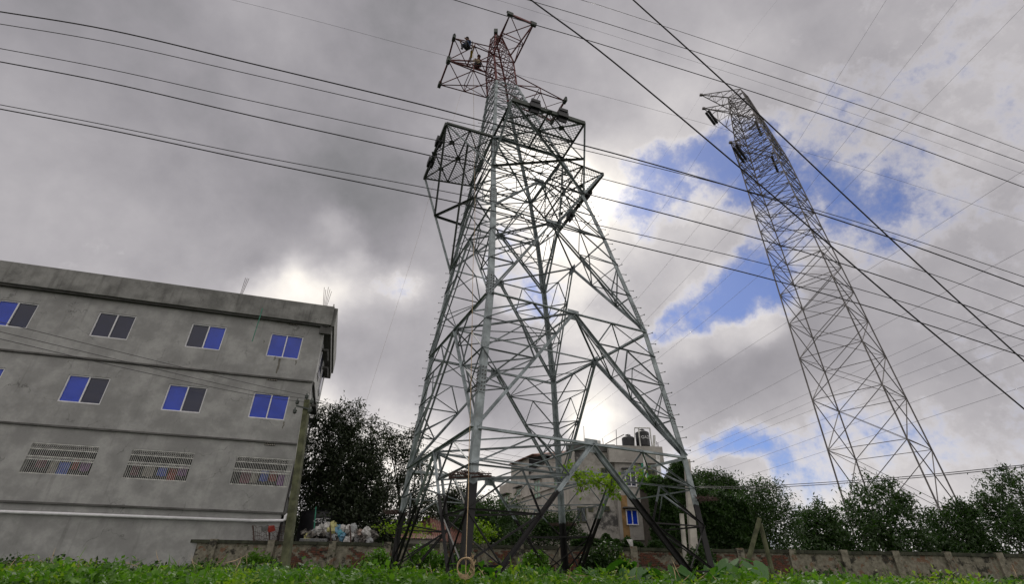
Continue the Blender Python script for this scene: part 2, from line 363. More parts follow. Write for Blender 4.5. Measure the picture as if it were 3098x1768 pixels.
for x in PX:
    p = MB(); p.box((x, YW-.02, 1.6), (.17, .09, 1.2)); p.build('pillar', 'wall', WL)
# plaster slabs still hanging on and bare brickwork between the pillars
nb = 0; rest = MB(); bme = None
for k in range(len(PX)-1):
    x0, x1 = PX[k]+.2, PX[k+1]-.2
    show = -14 < PX[k] < 14
    exp = r4.random()
    for row in range(24):
        z = .75+row*.082
        if z > WTOP-.27 or z < 1.15: continue
        x = x0+(row % 2)*.12
        while x < x1-.24:
            n = .5+.5*math.sin(x*2.3+k*1.7)*math.cos(z*3.1+x*.7+k)+.25*math.sin(x*9+z*14)
            if n > .62-.25*(x > 0) and (PX[k] > -6 or exp > .3):
                c = Vector((x+.12, YW+.018-r4.uniform(0, .012), z))
                if nb < 300 and show and x > -14:
                    if bme is None:
                        b = MB(); b.box((0, 0, 0), (.112, .03, .034)); o = b.build('brick', 'brick', WL); bme = o.data; o.matrix_parent_inverse = Matrix.Identity(4)
                    else: o = bpy.data.objects.new('brick', bme); COL.objects.link(o); o.parent = WL
                    o.location = c-WL.location; o.rotation_euler = (0, r4.uniform(-.03, .03), 0); nb += 1
                elif show: rest.box(c, (.112, .03, .034))
            x += .24
if rest.v: o = rest.build('brickwork', 'brick', WL); o['kind'] = 'stuff'
# lit iron stakes with wire above the wall on the left
# ------------------------------------------------------------------ left grey house
YL = 29.0
C0 = atY(981, 990, YL); LBX, LBY = C0.x, C0.y
ua = R(74); UD = Vector((-math.sin(ua), -math.cos(ua), 0)); UN = Vector((math.cos(ua), -math.sin(ua), 0))   # along front to the left, outward normal of the front
sa = R(-17.5); SD = Vector((math.sin(sa), math.cos(sa), 0)); SN = Vector((SD.y, -SD.x, 0))
CB = Vector((LBX, LBY, 0))
def FW(px, py, out=0): p = atP(px, py, CB+UN*out, UN); return (p-CB).dot(UD), p.z
def P3(u, z, out=0): return CB+UD*u+Z*z+UN*out
zs = [FW(975, 990)[1], FW(937, 1155)[1], FW(909, 1344)[1], FW(882, 1553)[1]]
ztop = FW(1005, 938)[1]
print('LEFT', [round(z, 2) for z in zs], ztop, 'corner', LBX, LBY)
LB = root('grey_house', (LBX, LBY, 0), 'grey cement four storey house with blue sliding windows at the left edge', 'house')
AX = (UD, UN, Z)
ULEN = 21.0; SLEN = 8.5
def wallseg(name, z0, z1, out, holes, mat='concL'):
    # front storey wall as strips around window holes, with real reveal depth
    mb = MB(); t = .14
    us = sorted(holes, key=lambda h: h[0]); cur = -out
    def bx(u0, u1, a, b):
        if u1-u0 > .01 and b-a > .01: mb.box(P3((u0+u1)/2, (a+b)/2, out-t), ((u1-u0)/2, t, (b-a)/2), AX)
    for h in us:
        bx(cur, h[0], z0, z1); bx(h[0], h[1], z0, h[2]); bx(h[0], h[1], h[3], z1); cur = h[1]
    bx(cur, ULEN, z0, z1)
    return mb.build(name, mat, LB)
def wrect(ps, out=0):
    q = [FW(*p, out) for p in ps]; us = sorted(a for a, b in q); z_ = sorted(b for a, b in q)
    return [(us[0]+us[1])/2, (us[-1]+us[-2])/2, (z_[0]+z_[1])/2, (z_[-1]+z_[-2])/2]
w1 = wrect([(822,1006),(919,1022),(803,1076),(901,1089)], .1); w2 = wrect([(767,1185),(874,1199),(752,1262),(862,1275)], .05)
w3 = wrect([(752,1383),(885,1391),(752,1472),(874,1475)])
print('WIN', w1, w2, w3)
w3[1] = w3[0]+2.9
rep = lambda w, d: [w[0]+d, w[1]+d, w[2], w[3]]
W1s = [w1, rep(w1, 4.4), rep(w1, 9.2), rep(w1, 14)]; W2s = [w2, rep(w2, 4.4), rep(w2, 9.2), rep(w2, 14)]; W3s = [w3, rep(w3, 5), rep(w3, 9.4), rep(w3, 14)]
wallseg('wall', zs[1], zs[0], .1, W1s); wallseg('wall', zs[2], zs[1], .05, W2s); wallseg('wall', zs[3], zs[2], 0, W3s); wallseg('wall', .4, zs[3], -.04, [])
def block(u0, u1, z0, z1, o0, o1, name, mat, par=None):
    mb = MB(); mb.box(P3((u0+u1)/2, (z0+z1)/2, (o0+o1)/2), ((u1-u0)/2, abs(o1-o0)/2, (z1-z0)/2), AX); return mb.build(name, mat, par or LB)
block(-.42, ULEN, zs[0]+.0, ztop, -.2, .5, 'parapet', 'concD')
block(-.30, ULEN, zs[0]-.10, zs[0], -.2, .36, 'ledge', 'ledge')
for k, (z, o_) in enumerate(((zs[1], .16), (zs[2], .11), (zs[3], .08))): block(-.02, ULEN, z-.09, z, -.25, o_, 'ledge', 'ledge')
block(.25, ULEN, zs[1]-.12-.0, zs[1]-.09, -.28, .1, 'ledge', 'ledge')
# side face
def sideblk(v0, v1, z0, z1, o0, o1, name, mat, u=0, par=None):
    mb = MB(); c = CB+SD*(v0+v1)/2+SN*(o0+o1)/2+Z*(z0+z1)/2; mb.box(c, ((v1-v0)/2, abs(o1-o0)/2, (z1-z0)/2), (SD, SN, Z)); return mb.build(name, mat, par or LB)
for a, b, o_ in ((zs[1], zs[0], .08), (zs[2], zs[1], .03), (zs[3], zs[2], -.02), (.4, zs[3], -.06)): sideblk(.05, SLEN, a, b-.1, o_-.28, o_, 'side_wall', 'concL')
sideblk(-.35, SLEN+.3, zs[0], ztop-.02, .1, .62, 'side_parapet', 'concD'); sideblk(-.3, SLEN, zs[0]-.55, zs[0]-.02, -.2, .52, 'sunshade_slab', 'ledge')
for z in zs[1:]: sideblk(.1, SLEN-.2, z-.14, z, -.2, .16, 'ledge', 'ledge')
for z, v0 in ((zs[1]+1.0, 1.2), (zs[2]+1.0, 1.2), (zs[3]+.9, 1.2), (zs[1]+1.0, 4.6), (zs[2]+1.0, 4.6), (zs[3]+.9, 4.6)):
    f = sideblk(v0, v0+1.7, z, z+1.45, .03, .13, 'side_window', 'white'); g_ = sideblk(v0+.1, v0+1.6, z+.1, z+1.35, .12, .16, 'pane', 'dark', par=f); g_.matrix_parent_inverse = Matrix.Identity(4)
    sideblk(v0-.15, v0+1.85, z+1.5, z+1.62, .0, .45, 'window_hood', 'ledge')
rs = random.Random(4)
STN = simple('dark water stain', (.15, .14, .125), .95, 0, .4, 3)
for k, (px, py, L, w_, o_) in enumerate(((848,1086,.95,.09,.1),(833,1080,.25,.05,.1),(897,1092,.3,.05,.1),(860,1277,.4,.06,.05),(800,1030,.2,.03,.1),(884,1478,.5,.07,0))):
    if px: u, z = FW(px, py, o_)
    else: u = rs.uniform(5, 18); z = {.1: zs[1]+1.25, .05: zs[2]+1.2, 0: zs[3]+1.2}[o_]
    mb = MB(); n = 9; l = [P3(u-w_*(1-i/n*.6)*rs.uniform(.6, 1.2)+.02*math.sin(i), z-L*i/n, o_+.004) for i in range(n+1)]; r_ = [P3(u+w_*(1-i/n*.6)*rs.uniform(.6, 1.2)+.02*math.sin(i), z-L*i/n, o_+.004) for i in range(n+1)]
    mb.add(l+r_, [(i, i+1, n+2+i, n+1+i) for i in range(n)]); mb.build('water_stain', STN, LB)
# flat roof slab and back so it is a real block
bk = MB(); bk.prism([P3(0, .4, -.3)+SD*0, P3(ULEN, .4, -.3), P3(ULEN, .4, -.3)+SD*SLEN, P3(0, .4, -.3)+SD*SLEN-SN*.3], [v+Z*(zs[0]-.5) for v in [P3(0, .4, -.3), P3(ULEN, .4, -.3), P3(ULEN, .4, -.3)+SD*SLEN, P3(0, .4, -.3)+SD*SLEN-SN*.3]])
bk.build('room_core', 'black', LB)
rf = MB(); rf.prism([P3(0, zs[0]-.05, -.25), P3(ULEN, zs[0]-.05, -.25), P3(ULEN, zs[0]-.05, -.25)+SD*SLEN, P3(0, zs[0]-.05, -.25)+SD*SLEN], [P3(0, zs[0]+.1, -.25), P3(ULEN, zs[0]+.1, -.25), P3(ULEN, zs[0]+.1, -.25)+SD*SLEN, P3(0, zs[0]+.1, -.25)+SD*SLEN]); rf.build('roof', 'concD', LB)
def window(w, out, mat='blue', par=None):
    u0, u1, z0, z1 = w; fr = MB(); t = .03; o_ = out-.10
    for a, b, c, d in ((u0, u1, z0, z0+.06), (u0, u1, z1-.06, z1), (u0, u0+.06, z0+.06, z1-.06), (u1-.06, u1, z0+.06, z1-.06), ((u0+u1)/2-.03, (u0+u1)/2+.03, z0+.06, z1-.06)):
        fr.box(P3((a+b)/2, (c+d)/2, o_), ((b-a)/2, .05, (d-c)/2), AX)
    f = fr.build('window', 'white', LB)
    for a, b in ((u0+.06, (u0+u1)/2-.03), ((u0+u1)/2+.03, u1-.06)):
        p = MB(); p.box(P3((a+b)/2, (z0+z1)/2, o_-.02), ((b-a)/2, .008, (z1-z0)/2-.06), AX); p.build('pane', 'dark' if (u0 > 5 and abs(math.sin(u0*7+z0*3+a)) > .8) else mat, f)
    return f
for w in W1s: window(w, .1)
for w in W2s: window(w, .05)
for w in W3s:                              # barred veranda opening with washing behind it
    u0, u1, z0, z1 = w; g_ = MB()
    for z in (z0+.03, z1-.03, z0+(z1-z0)*.46, z0+(z1-z0)*.56, z1-.30): g_.box(P3((u0+u1)/2, z, -.02), ((u1-u0)/2, .012, .02), AX)
    n = int((u1-u0)/.085)
    for k in range(n+1):
        u = u0+(u1-u0)*k/n; g_.bar(P3(u, z0, -.02), P3(u, z1-.28, -.02), .018, .018)
        if k < n:
            a = (u1-u0)/n
            g_.bar(P3(u, z1-.28, -.02), P3(u+a, z1-.03, -.02), .014, .014, UN); g_.bar(P3(u+a, z1-.28, -.025), P3(u, z1-.03, -.025), .014, .014, UN)
            zm = z0+(z1-z0)*.46; g_.bar(P3(u, zm, -.03), P3(u+a, zm+(z1-z0)*.1, -.03), .014, .014, UN)
    gr = g_.build('window_grille', 'pvc', LB)
    rr = random.Random(int(u0*10)); u = u0+.15; k = 0
    while u < u1-.5:
        wd = rr.uniform(.25, .5); hh = rr.uniform(.4, .7); zt = z0+(z1-z0)*rr.uniform(.42, .58); cl = MB(); nseg = 7
        top = [P3(u+wd*i/nseg, zt+.02*math.sin(i*2), -.14-.03*math.sin(i*2.4)) for i in range(nseg+1)]; bot = [P3(u+wd*i/nseg+.02*math.sin(i), zt-hh+.03*math.cos(i), -.14-.05*math.sin(i*2.1+.5)) for i in range(nseg+1)]
        cl.add(top+bot, [(i, i+1, nseg+2+i, nseg+1+i) for i in range(nseg)]); cloths.append((cl, k)) if False else cl.build('hung_cloth', 'cloth%d' % (k % 5), gr); u += wd+rr.uniform(.03, .2); k += 1
for (px, py), o_ in (((886,980),.1),((824,1148),.05),((817,1344),0)):      # ventilator grilles under the ledges
    u, z = FW(px, py, o_); v_ = block(u-.28, u+.28, z-.11, z+.09, o_+.0, o_+.015, 'ventilator', 'black')
    mb = MB()
    for i in range(6):
        for j in range(2): mb.box(P3(u-.235+i*.094, z-.055+j*.09, o_+.03), (.03, .015, .022), AX)
    mb.build('vent_louvre', 'beige', v_)
mb = MB(); mb.tube([P3(*FW(763,1577,.1), .12), P3(*FW(855,1577,.1), .12), P3(*FW(862,1573,.1), .12), P3(*FW(864,1563,.1), .12), P3(*FW(870,1558,.1), .12), P3(*FW(888,1557,.1), .12)], .075, 8)
u, z = FW(763,1577,.1); mb.tube([P3(u, z, .12), P3(u+16, z-.05, .12)], .075, 8); mb.build('waste_pipe', 'white', LB, True)
mb = MB(); mb.tube([P3(*FW(794,934,.52), .54), P3(*FW(788,955,.52), .54), P3(*FW(763,1035,.5), .54)], .025, 6); mb.build('conduit', 'greenpipe', LB)
mb = MB(); mb.tube([P3(*FW(922,1215,.1), .12), P3(*FW(898,1370,.1), .12), P3(*FW(892,1420,.1), .12)], .05, 8); mb.build('rain_pipe', 'pvc', LB)
mb = MB(); b0 = P3(*FW(985,938,.2), .2)
for k in range(5): mb = MB(); mb.tube([b0+UD*(.04*k), b0+UD*(.04*k-.1+.08*k)+Z*(1.45+.12*(k % 3))+UN*(.05*(k-2))], .014, 5); mb.build('starter_bar', 'barrier', LB)
for k in range(3): 
    b1 = P3(5.2, ztop, .2); mb = MB(); mb.tube([b1+UD*(.05*k), b1+UD*(.1*k-.1)+Z*1.3], .014, 5); mb.build('starter_bar', 'barrier', LB)
mb = MB(); b1 = P3(*FW(1006,938,.3), .1); mb.tube([b1, b1+Z*.5], .045, 6); mb.build('parapet_pipe', 'pvc', LB)

# ------------------------------------------------------------------ mossy utility pole beside the grey house
def pole(name, pts, rr_, mat, label, grp=None, n=8, cat='utility pole', sq=True):
    r_ = root(name, pts[0], label, cat, grp); mb = MB(); a, b = pts
    if sq:
        d = (b-a).normalized(); x = Vector((1, 0, 0)); x -= d*x.dot(d); x.normalize(); y = d.cross(x)
        A = [a+x*rr_[0]*i+y*rr_[0]*j for i, j in ((-1, -1), (1, -1), (1, 1), (-1, 1))]; B = [b+x*rr_[1]*i+y*rr_[1]*j for i, j in ((-1, -1), (1, -1), (1, 1), (-1, 1))]; mb.prism(A, B)
    else: mb.tube([a, b], list(rr_), n)
    mb.build('shaft', mat, r_); return r_
YP = 24.5
pt = atY(931, 1212, YP); pb = atY(890, 1640, YP); pb.z = .4; pb.x = atY(893, 1600, YP).x+.0
UP = pole('utility_pole', (pb, pt), (.17, .13), 'moss', 'mossy concrete utility pole in front of the grey house corner', cat='utility pole')
mb = MB(); mb.bar(pt+Vector((-.42, -.2, -.35)), pt+Vector((.42, -.2, -.55)), .07, .07); mb.build('crossbar', 'darksteel', UP)
INS = []
for dx, dz in ((.0, .0), (-.4, -.28), (-.42, -.75), (.30, -.25), (.3, -.7)):
    c = pt+Vector((dx, -.22, dz)); mb = MB()
    mb.tube([c, c+Z*.06, c+Z*.1, c+Z*.16, c+Z*.2, c+Z*.3], [.05, .1, .07, .11, .06, .04], 8); mb.build('insulator', 'darksteel', UP, True); INS.append(c+Z*.2)

# ------------------------------------------------------------------ stained flats on the right, with the beige wing
YM = 36.0
MC = atY(1733, 1640, YM); MCB = Vector((MC.x, MC.y, 0))
fa = R(86); FD = Vector((math.sin(fa), math.cos(fa), 0)); FN = Vector((FD.y, -FD.x, 0))
ba = R(-19); BD = Vector((math.sin(ba), math.cos(ba), 0)); BN = Vector((-BD.y, BD.x, 0))
def FR(px, py, out=0): p = atP(px, py, MCB+FN*out, FN); return (p-MCB).dot(FD), p.z
def LF(px, py, out=0): p = atP(px, py, MCB+BN*out, BN); return (p-MCB).dot(BD), p.z
FX = (FD, FN, Z); BX = (BD, BN, Z)
MB_ = root('stained_flats', (MC.x, MC.y, 0), 'rain stained three storey block of flats behind the right tower foot, black tanks on top', 'building')
zr = FR(1860, 1356)[1]; uR = FR(2003, 1500)[0]; uS = FR(1863, 1500)[0]; print('MID', zr, uR, uS, 'Lend', LF(1505, 1600)[0])
def fb(u0, u1, z0, z1, o0, o1, name, mat, par=None):
    mb = MB(); mb.box(MCB+FD*(u0+u1)/2+FN*(o0+o1)/2+Z*(z0+z1)/2, ((u1-u0)/2, abs(o1-o0)/2, (z1-z0)/2), FX); return mb.build(name, mat, par or MB_)
def lb(u0, u1, z0, z1, o0, o1, name, mat, par=None):
    mb = MB(); mb.box(MCB+BD*(u0+u1)/2+BN*(o0+o1)/2+Z*(z0+z1)/2, ((u1-u0)/2, abs(o1-o0)/2, (z1-z0)/2), BX); return mb.build(name, mat, par or MB_)
zmid = FR(1800, 1500)[1]; zb = FR(1860, 1630)[1]
fb(0, uS, .4, zr, -3, 0, 'wall', 'stained'); fb(uS, uR, zb-.1, zr+.02, -3, .35, 'wall', 'concM'); fb(uS+.01, uR-.02, .4, zb-.1, -3, .1, 'wall', 'concM')
fb(uS-.4, uR+.25, zr-1.1, zr+.06, .15, .55, 'parapet', 'concM'); fb(uS+1.6, uR+.15, zmid-.55, zmid-.4, .2, .75, 'ledge', 'ledge'); fb(0, uS, zb-.05, zb+.05, -.1, .12, 'ledge', 'concM')
fb(-.1, .35, .4, zr, .0, .14, 'corner_column', 'concM')
z1 = FR(1800, 1348)[1]
fb(-.15, uS+.2, zr-.3, z1+.05, -.4, .15, 'roof_edge', 'ledge')
def mwin(ps, out, mat, fmat='white', bars=False, hood=True, P=FR, blk=fb):
    q = [P(*p, out) for p in ps]; u0, u1 = sorted((q[0][0], q[1][0])); z0, z1 = sorted((q[0][1], q[1][1]))
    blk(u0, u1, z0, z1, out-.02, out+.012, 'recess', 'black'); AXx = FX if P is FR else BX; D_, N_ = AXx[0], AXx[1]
    mb = MB(); t = .06
    for a, b, c, d in ((u0-t, u1+t, z0-t, z0), (u0-t, u1+t, z1, z1+t), (u0-t, u0, z0, z1), (u1, u1+t, z0, z1), ((u0+u1)/2-t/2, (u0+u1)/2+t/2, z0, z1)):
        mb.box(MCB+D_*(a+b)/2+N_*(out+.03)+Z*(c+d)/2, ((b-a)/2, .05, (d-c)/2), AXx)
    f = mb.build('window', fmat, MB_)
    for a, b in ((u0, (u0+u1)/2-t/2), ((u0+u1)/2+t/2, u1)):
        p = MB(); p.box(MCB+D_*(a+b)/2+N_*(out+.025)+Z*(z0+z1)/2, ((b-a)/2-.005, .008, (z1-z0)/2-.005), AXx); p.build('pane', mat, f)
    if bars:
        p = MB()
        for k in range(1, 7): p.box(MCB+D_*(u0+(u1-u0)*k/7)+N_*(out+.06)+Z*(z0+z1)/2, (.012, .012, (z1-z0)/2), AXx)
        for k in (1, 2, 3): p.box(MCB+D_*(u0+u1)/2+N_*(out+.07)+Z*(z0+(z1-z0)*k/4), ((u1-u0)/2, .012, .012), AXx)
        p.build('window_bars', 'darksteel', f)
    if hood: blk(u0-.25, u1+.25, z1+.12, z1+.2, out-.01, out+.35, 'window_hood', 'ledge')
mwin([(1895,1546),(1929,1588)], .35, 'blue'); mwin([(1891,1427),(1924,1472)], .35, 'dark')
mwin([(1741,1537),(1772,1580)], 0, 'dark', 'moss', True, False); mwin([(1746,1428),(1768,1452)], 0, 'dark', 'moss', True, False)
for a, b in (((1820,1420),(1835,1431)), ((1782,1537),(1792,1547)), ((1827,1536),(1841,1546))): mwin([a, b], 0, 'black', 'moss', True, False)
mwin([(1960,1426),(1979,1436)], .35, 'black', 'moss', True, False)
for px, c in ((1946, 'pvc'), (1953, 'greenpipe'), (1985, 'pvc'), (1938, 'greenpipe'), (1941, 'greenpipe'), (1991, 'pvc')):
    a, b = FR(px, 1370, .5), FR(px+(4 if px > 1950 else 8), 1640, .5); b = (b[0]*.3+a[0]*.7, b[1]); rr_ = .09 if c == 'pvc' else .03
    mb = MB(); mb.tube([MCB+FD*a[0]+FN*.52+Z*a[1], MCB+FD*b[0]+FN*.52+Z*b[1]], rr_, 8); mb.build('down_pipe', c, MB_, True)
st = MB(); a = FR(1886, 1500, .37); st.box(MCB+FD*a[0]+FN*.356+Z*((zb+a[1])/2), (.22, .004, (a[1]-zb)/2), FX); st.build('rust_streak', simple('rust stained render', (.26, .16, .07), .95, 0, .45, 1.5), MB_)
# beige wing: left face and lower wings
uE = LF(1508, 1600)[0]; u1_ = LF(1545, 1500)[0]; u2_ = LF(1600, 1500)[0]; u3_ = LF(1660, 1500)[0]
def lpoly(name, pts, mat, t=.3, par=None):
    a = [MCB+BD*u+Z*z for u, z in pts]; b = [v-BN*t for v in a]; mb = MB(); mb.prism(a[::-1], b[::-1]); return mb.build(name, mat, par or MB_)
za = LF(1727, 1366)[1]
lpoly('side_wall', [(.0, .4), (uE, .4), (uE, LF(1508,1476)[1]), (u1_, LF(1545,1456)[1]), (u1_, LF(1545,1405)[1]), (u2_, LF(1600,1383)[1]), (u2_+.01, LF(1600,1436)[1]), (u3_, LF(1652,1392)[1]), (.02, za)], 'beige')
# dark hole under the tin lean-to on top, and its tin roof
k0, k1_ = LF(1601,1432), LF(1655,1392)
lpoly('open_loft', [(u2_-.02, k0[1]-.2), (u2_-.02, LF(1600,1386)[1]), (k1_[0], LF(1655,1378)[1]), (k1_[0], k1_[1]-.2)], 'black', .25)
rt = MB(); A = [LF(1540,1408,.3), LF(1612,1377,.3), LF(1668,1381,.3)]
ro = [MCB+BD*u+Z*z+BN*.35 for u, z in A]; ri = [p-BN*3+Z*.5 for p in ro]
for i in range(2): rt.prism([ro[i], ro[i+1], ri[i+1], ri[i]], [v+Z*.07 for v in (ro[i], ro[i+1], ri[i+1], ri[i])])
rt.build('tin_roof', 'rust', MB_)
bw = MB(); a = MCB+BD*uE; b = MCB+BD*.2; bw.prism([a-BN*.3+Z*.4, a-BN*7+Z*.4, b-BN*7+Z*.4, b-BN*.3+Z*.4], [a-BN*.3+Z*LF(1508,1476)[1], a-BN*7+Z*LF(1508,1476)[1], b-BN*7+Z*LF(1508,1476)[1], b-BN*.3+Z*LF(1508,1476)[1]]); bw.build('rear_wall', 'beige', MB_)
for ps in ([(1619,1459),(1636,1504)], [(1565,1484),(1577,1497)], [(1679,1440),(1697,1484)], [(1513,1509),(1524,1525)], [(1527,1505),(1538,1527)]): mwin(ps, .02, 'greenglass', 'beige', False, True, LF, lb)
for ps in ([(1568,1574),(1578,1586)], [(1504,1590),(1516,1612)]): mwin(ps, .02, 'greenglass', 'beige', False, False, LF, lb)
for zz_ in (1500, 1600): z_ = LF(1600, zz_)[1]; lb(.1, uE, z_-.08, z_+.04, -.02, .12, 'ledge', 'beige')
# roof clutter: steel rods
rb = MB()
for px, y0, y1 in ((1768,1345,1290),(1789,1345,1332),(1813,1345,1336),(1825,1345,1328),(1866,1352,1301),(1988,1354,1337),(1992,1354,1340)):
    a = atY(px, y0, YM+.6); b = atY(px-2, y1, YM+.6); rb = MB(); rb.tube([a, b], .022, 5); rb.build('starter_bar', 'barrier', MB_)
a, b = atY(1830, 1346, YM+.6), atY(1888, 1316, YM+.6); rb = MB(); rb.tube([a, b], .03, 5); rb.build('starter_bar', 'barrier', MB_)
cp_ = MB()
for px, y0, y1 in ((1813,1354,1335),(1979,1354,1319)): a = atY(px, y0+8, YM+.5); b = atY(px, y1, YM+.5); cp_.tube([a, b], .1, 8)
cp_.build('vent_pipe', 'pvc', MB_)
TANKS = []
for (cx_, yt, yb, r_, lab) in ((1903, 1328, 1355, .47, 'smaller ribbed black water tank, left of the two on the flat roof'), (1947, 1312, 1354, .50, 'taller ribbed black water tank with white lettering, in a pipe frame on the roof')):
    b = atY(cx_, yb, YM+1.5); t = atY(cx_, yt, YM+1.5); h = t.z-b.z; T = root('water_tank', b, lab, 'water tank'); pr = []
    n = 14
    for k in range(n+1):
        z = h*k/n; pr.append((r_*(1+.018*(k % 2)), z))
    pr += [(r_*.9, h+.06), (r_*.5, h+.16), (.2, h+.17), (.2, h+.25), (.02, h+.34)]
    mb = MB(); mb.tube([b+Z*z for _, z in pr], [q for q, _ in pr], 24); mb.build('body', 'tank', T, True)
    TANKS.append((T, b, r_, h))
T, b, r_, h = TANKS[1]; fr = MB()
for s_ in (-1, 1):
    c = b+Vector((s_*.42, -.75, -.3)); fr.tube([c, c+Z*(h+.5)], .05, 6)
fr.tube([b+Vector((-.7, -.75, h+.2)), b+Vector((.42, -.75, h+.2))], .05, 6); fr.tube([b+Vector((-.7, -.75, h+.2)), b+Vector((-.85, -.75, -.2))], .03, 6); 
one(fr.build('pipe_frame', 'pvc'), 'white pipe frame standing around the taller roof tank', 'pipe frame')
def text(s, loc, size, mat, parent, xdir, zdir=Z, name='lettering'):
    c = bpy.data.curves.new('t', 'FONT'); c.body = s; c.size = size; c.align_x = 'CENTER'; c.extrude = .006
    o = bpy.data.objects.new('t', c); COL.objects.link(o); dg = bpy.context.evaluated_depsgraph_get(); me = bpy.data.meshes.new_from_object(o.evaluated_get(dg))
    bpy.data.objects.remove(o); x = xdir.normalized(); n = x.cross(zdir); mm = Matrix((x, zdir, n)).transposed().to_4x4(); mm.translation = loc; me.transform(mm)
    me.materials.clear(); me.materials.append(M[mat]); o = bpy.data.objects.new(name, me); COL.objects.link(o)
    if parent: o.parent = parent; o.matrix_parent_inverse = Matrix.Translation(-parent.location)
text('GAZI', b+Vector((.12, -r_*1.03, h*.5)), .3, 'letter', T, Vector((1, 0, 0)))

# ------------------------------------------------------------------ black ground tank with white script, mid left
b = atY(962, 1640, 33); b.z = .4; tt_ = atY(962, 1556, 33).z
GT = root('water_tank', b, 'big black ground tank with white script under the dark tree', 'water tank')
mb = MB(); h = tt_-.4; pr = [(1.25*(1+.015*(k % 2)), h*k/14) for k in range(15)]+[(1.1, h+.1), (.4, h+.3)]; mb.tube([b+Z*z for _, z in pr], [q for q, _ in pr], 28); mb.build('body', 'tank', GT, True)
def stroke(pts, c, s_, par, w=.045):
    mb = MB()
    for (x0, y0), (x1, y1) in zip(pts[:-1], pts[1:]):
        P = []
        for x, y in ((x0, y0), (x1, y1)): X = c[0]+x*s_; dx = (X-b.x); P.append(Vector((X, b.y-math.sqrt(max(.01, 1.29**2-dx*dx)), c[1]+y*s_)))
        mb.bar(P[0], P[1], w, .02, Vector((0, -1, 0)))
    mb.build('lettering', 'letter', par)
lc = atY(974, 1578, 31.8); LC = (lc.x, lc.z)
for pts in ([(-.75,.22),(-.95,.1),(-1,-.05),(-.85,-.2),(-.6,-.2)], [(-.75,.22),(-.1,.3),(1,.36)], [(-.3,.25),(-.5,0),(-.3,-.15),(-.1,0),(-.05,.3)], [(-.05,.3),(.0,-.25)], [(.45,.32),(.2,.0),(.45,-.2),(.45,.32)], [(.85,.35),(.88,-.25)]): stroke(pts, LC, .42, GT)

# ------------------------------------------------------------------ rusty tin sheds between the tower feet
def tinroof(name, quad, label, n=22, amp=.035, wallz=None):
    r_ = root(name, quad[0]*.5+quad[1]*.5, label, 'shed'); a, b, c, d = quad; nn = (b-a).cross(d-a).normalized()
    if nn.z < 0: nn = -nn
    mb = MB(); vs = []
    for i in range(n*2+1):
        u = i/(n*2); o_ = nn*(amp if i % 2 else -amp); vs += [lerp(a, b, u)+o_, lerp(d, c, u)+o_]
    mb.add(vs, [(2*i, 2*i+2, 2*i+3, 2*i+1) for i in range(n*2)]); mb.build('tin_roof', 'rust', r_)
    if wallz is not None:
        p, q = Vector(a), Vector(b); p.y += .25; q.y += .25; w_ = MB(); lo = .4; w_.prism([Vector((p.x+.2, p.y, lo)), Vector((q.x-.2, q.y, lo)), Vector((q.x-.2, q.y+3, lo)), Vector((p.x+.2, p.y+3, lo))], [Vector((p.x+.2, p.y, p.z-.03)), Vector((q.x-.2, q.y, q.z-.03)), Vector((q.x-.2, q.y+3, q.z+.2)), Vector((p.x+.2, p.y+3, p.z+.2))]); w_.build('wall', 'concM', r_)
    return r_
tinroof('tin_shed', [atY(1238,1612,33), atY(1345,1621,33), atY(1322,1568,37), atY(1292,1563,37)], 'shed with a steep rusty red tin roof seen through the left tower foot', 16, .05, 1)
tinroof('tin_shed', [atY(1184,1628,30), atY(1330,1632,30), atY(1328,1620,32.5), atY(1226,1614,32.5)], 'low lean-to with a dark sheet roof just behind the wall', 20, .03, 1)
tinroof('tin_shed', [atY(1310,1634,31), atY(1440,1652,31), atY(1420,1612,35), atY(1300,1568,35)], 'rusty shed roof sloping down to the right behind the near tower leg', 18, .05, 1)
# ------------------------------------------------------------------ pale concrete poles by the right tower foot
def ppole(px0, y0, px1, y1, Y, r0, r1, mat, label, grp=None, sq=True):
    a, b = atY(px1, y1, Y), atY(px0, y0, Y); d = (a-b)/(a.z-b.z); a = a+d*(.35-a.z); return pole('utility_pole', (a, b), (r1, r0), mat, label, grp, sq=sq)
p1 = ppole(2078,1392,2102,1709,26.5,.13,.19,'pole','tall pale square concrete pole left of the right tower leg')
p2 = ppole(2062,1556,2074,1690,26.5,.11,.13,'pole','shorter round concrete pole standing left of the tall pale pole', sq=False)
p3 = ppole(2108,1665,2132,1730,25.5,.06,.06,'pvc','thin leaning strut propped against the foot of the tall pale pole', sq=False)
mb = MB(); t = atY(2079,1470,26.3); mb.bar(t+Vector((-.5, 0, 0)), t+Vector((.35, 0, .0)), .06, .06); mb.tube([t+Vector((-.3, 0, .05)), t+Vector((-.3, 0, .25))], [.06, .03], 6); mb.tube([t+Vector((-.05, -.2, .05)), t+Vector((-.05, -.2, .25))], [.06, .03], 6); mb.build('crossbar', 'darksteel', p1)
p4 = ppole(2298,1570,2262,1705,25,.10,.12,'moss','leaning rust stained pole in the creepers at the right', sq=False)
p5 = ppole(2300,1585,2330,1705,25.2,.10,.12,'moss','second leaning pole, crossing the first at the top', sq=False)
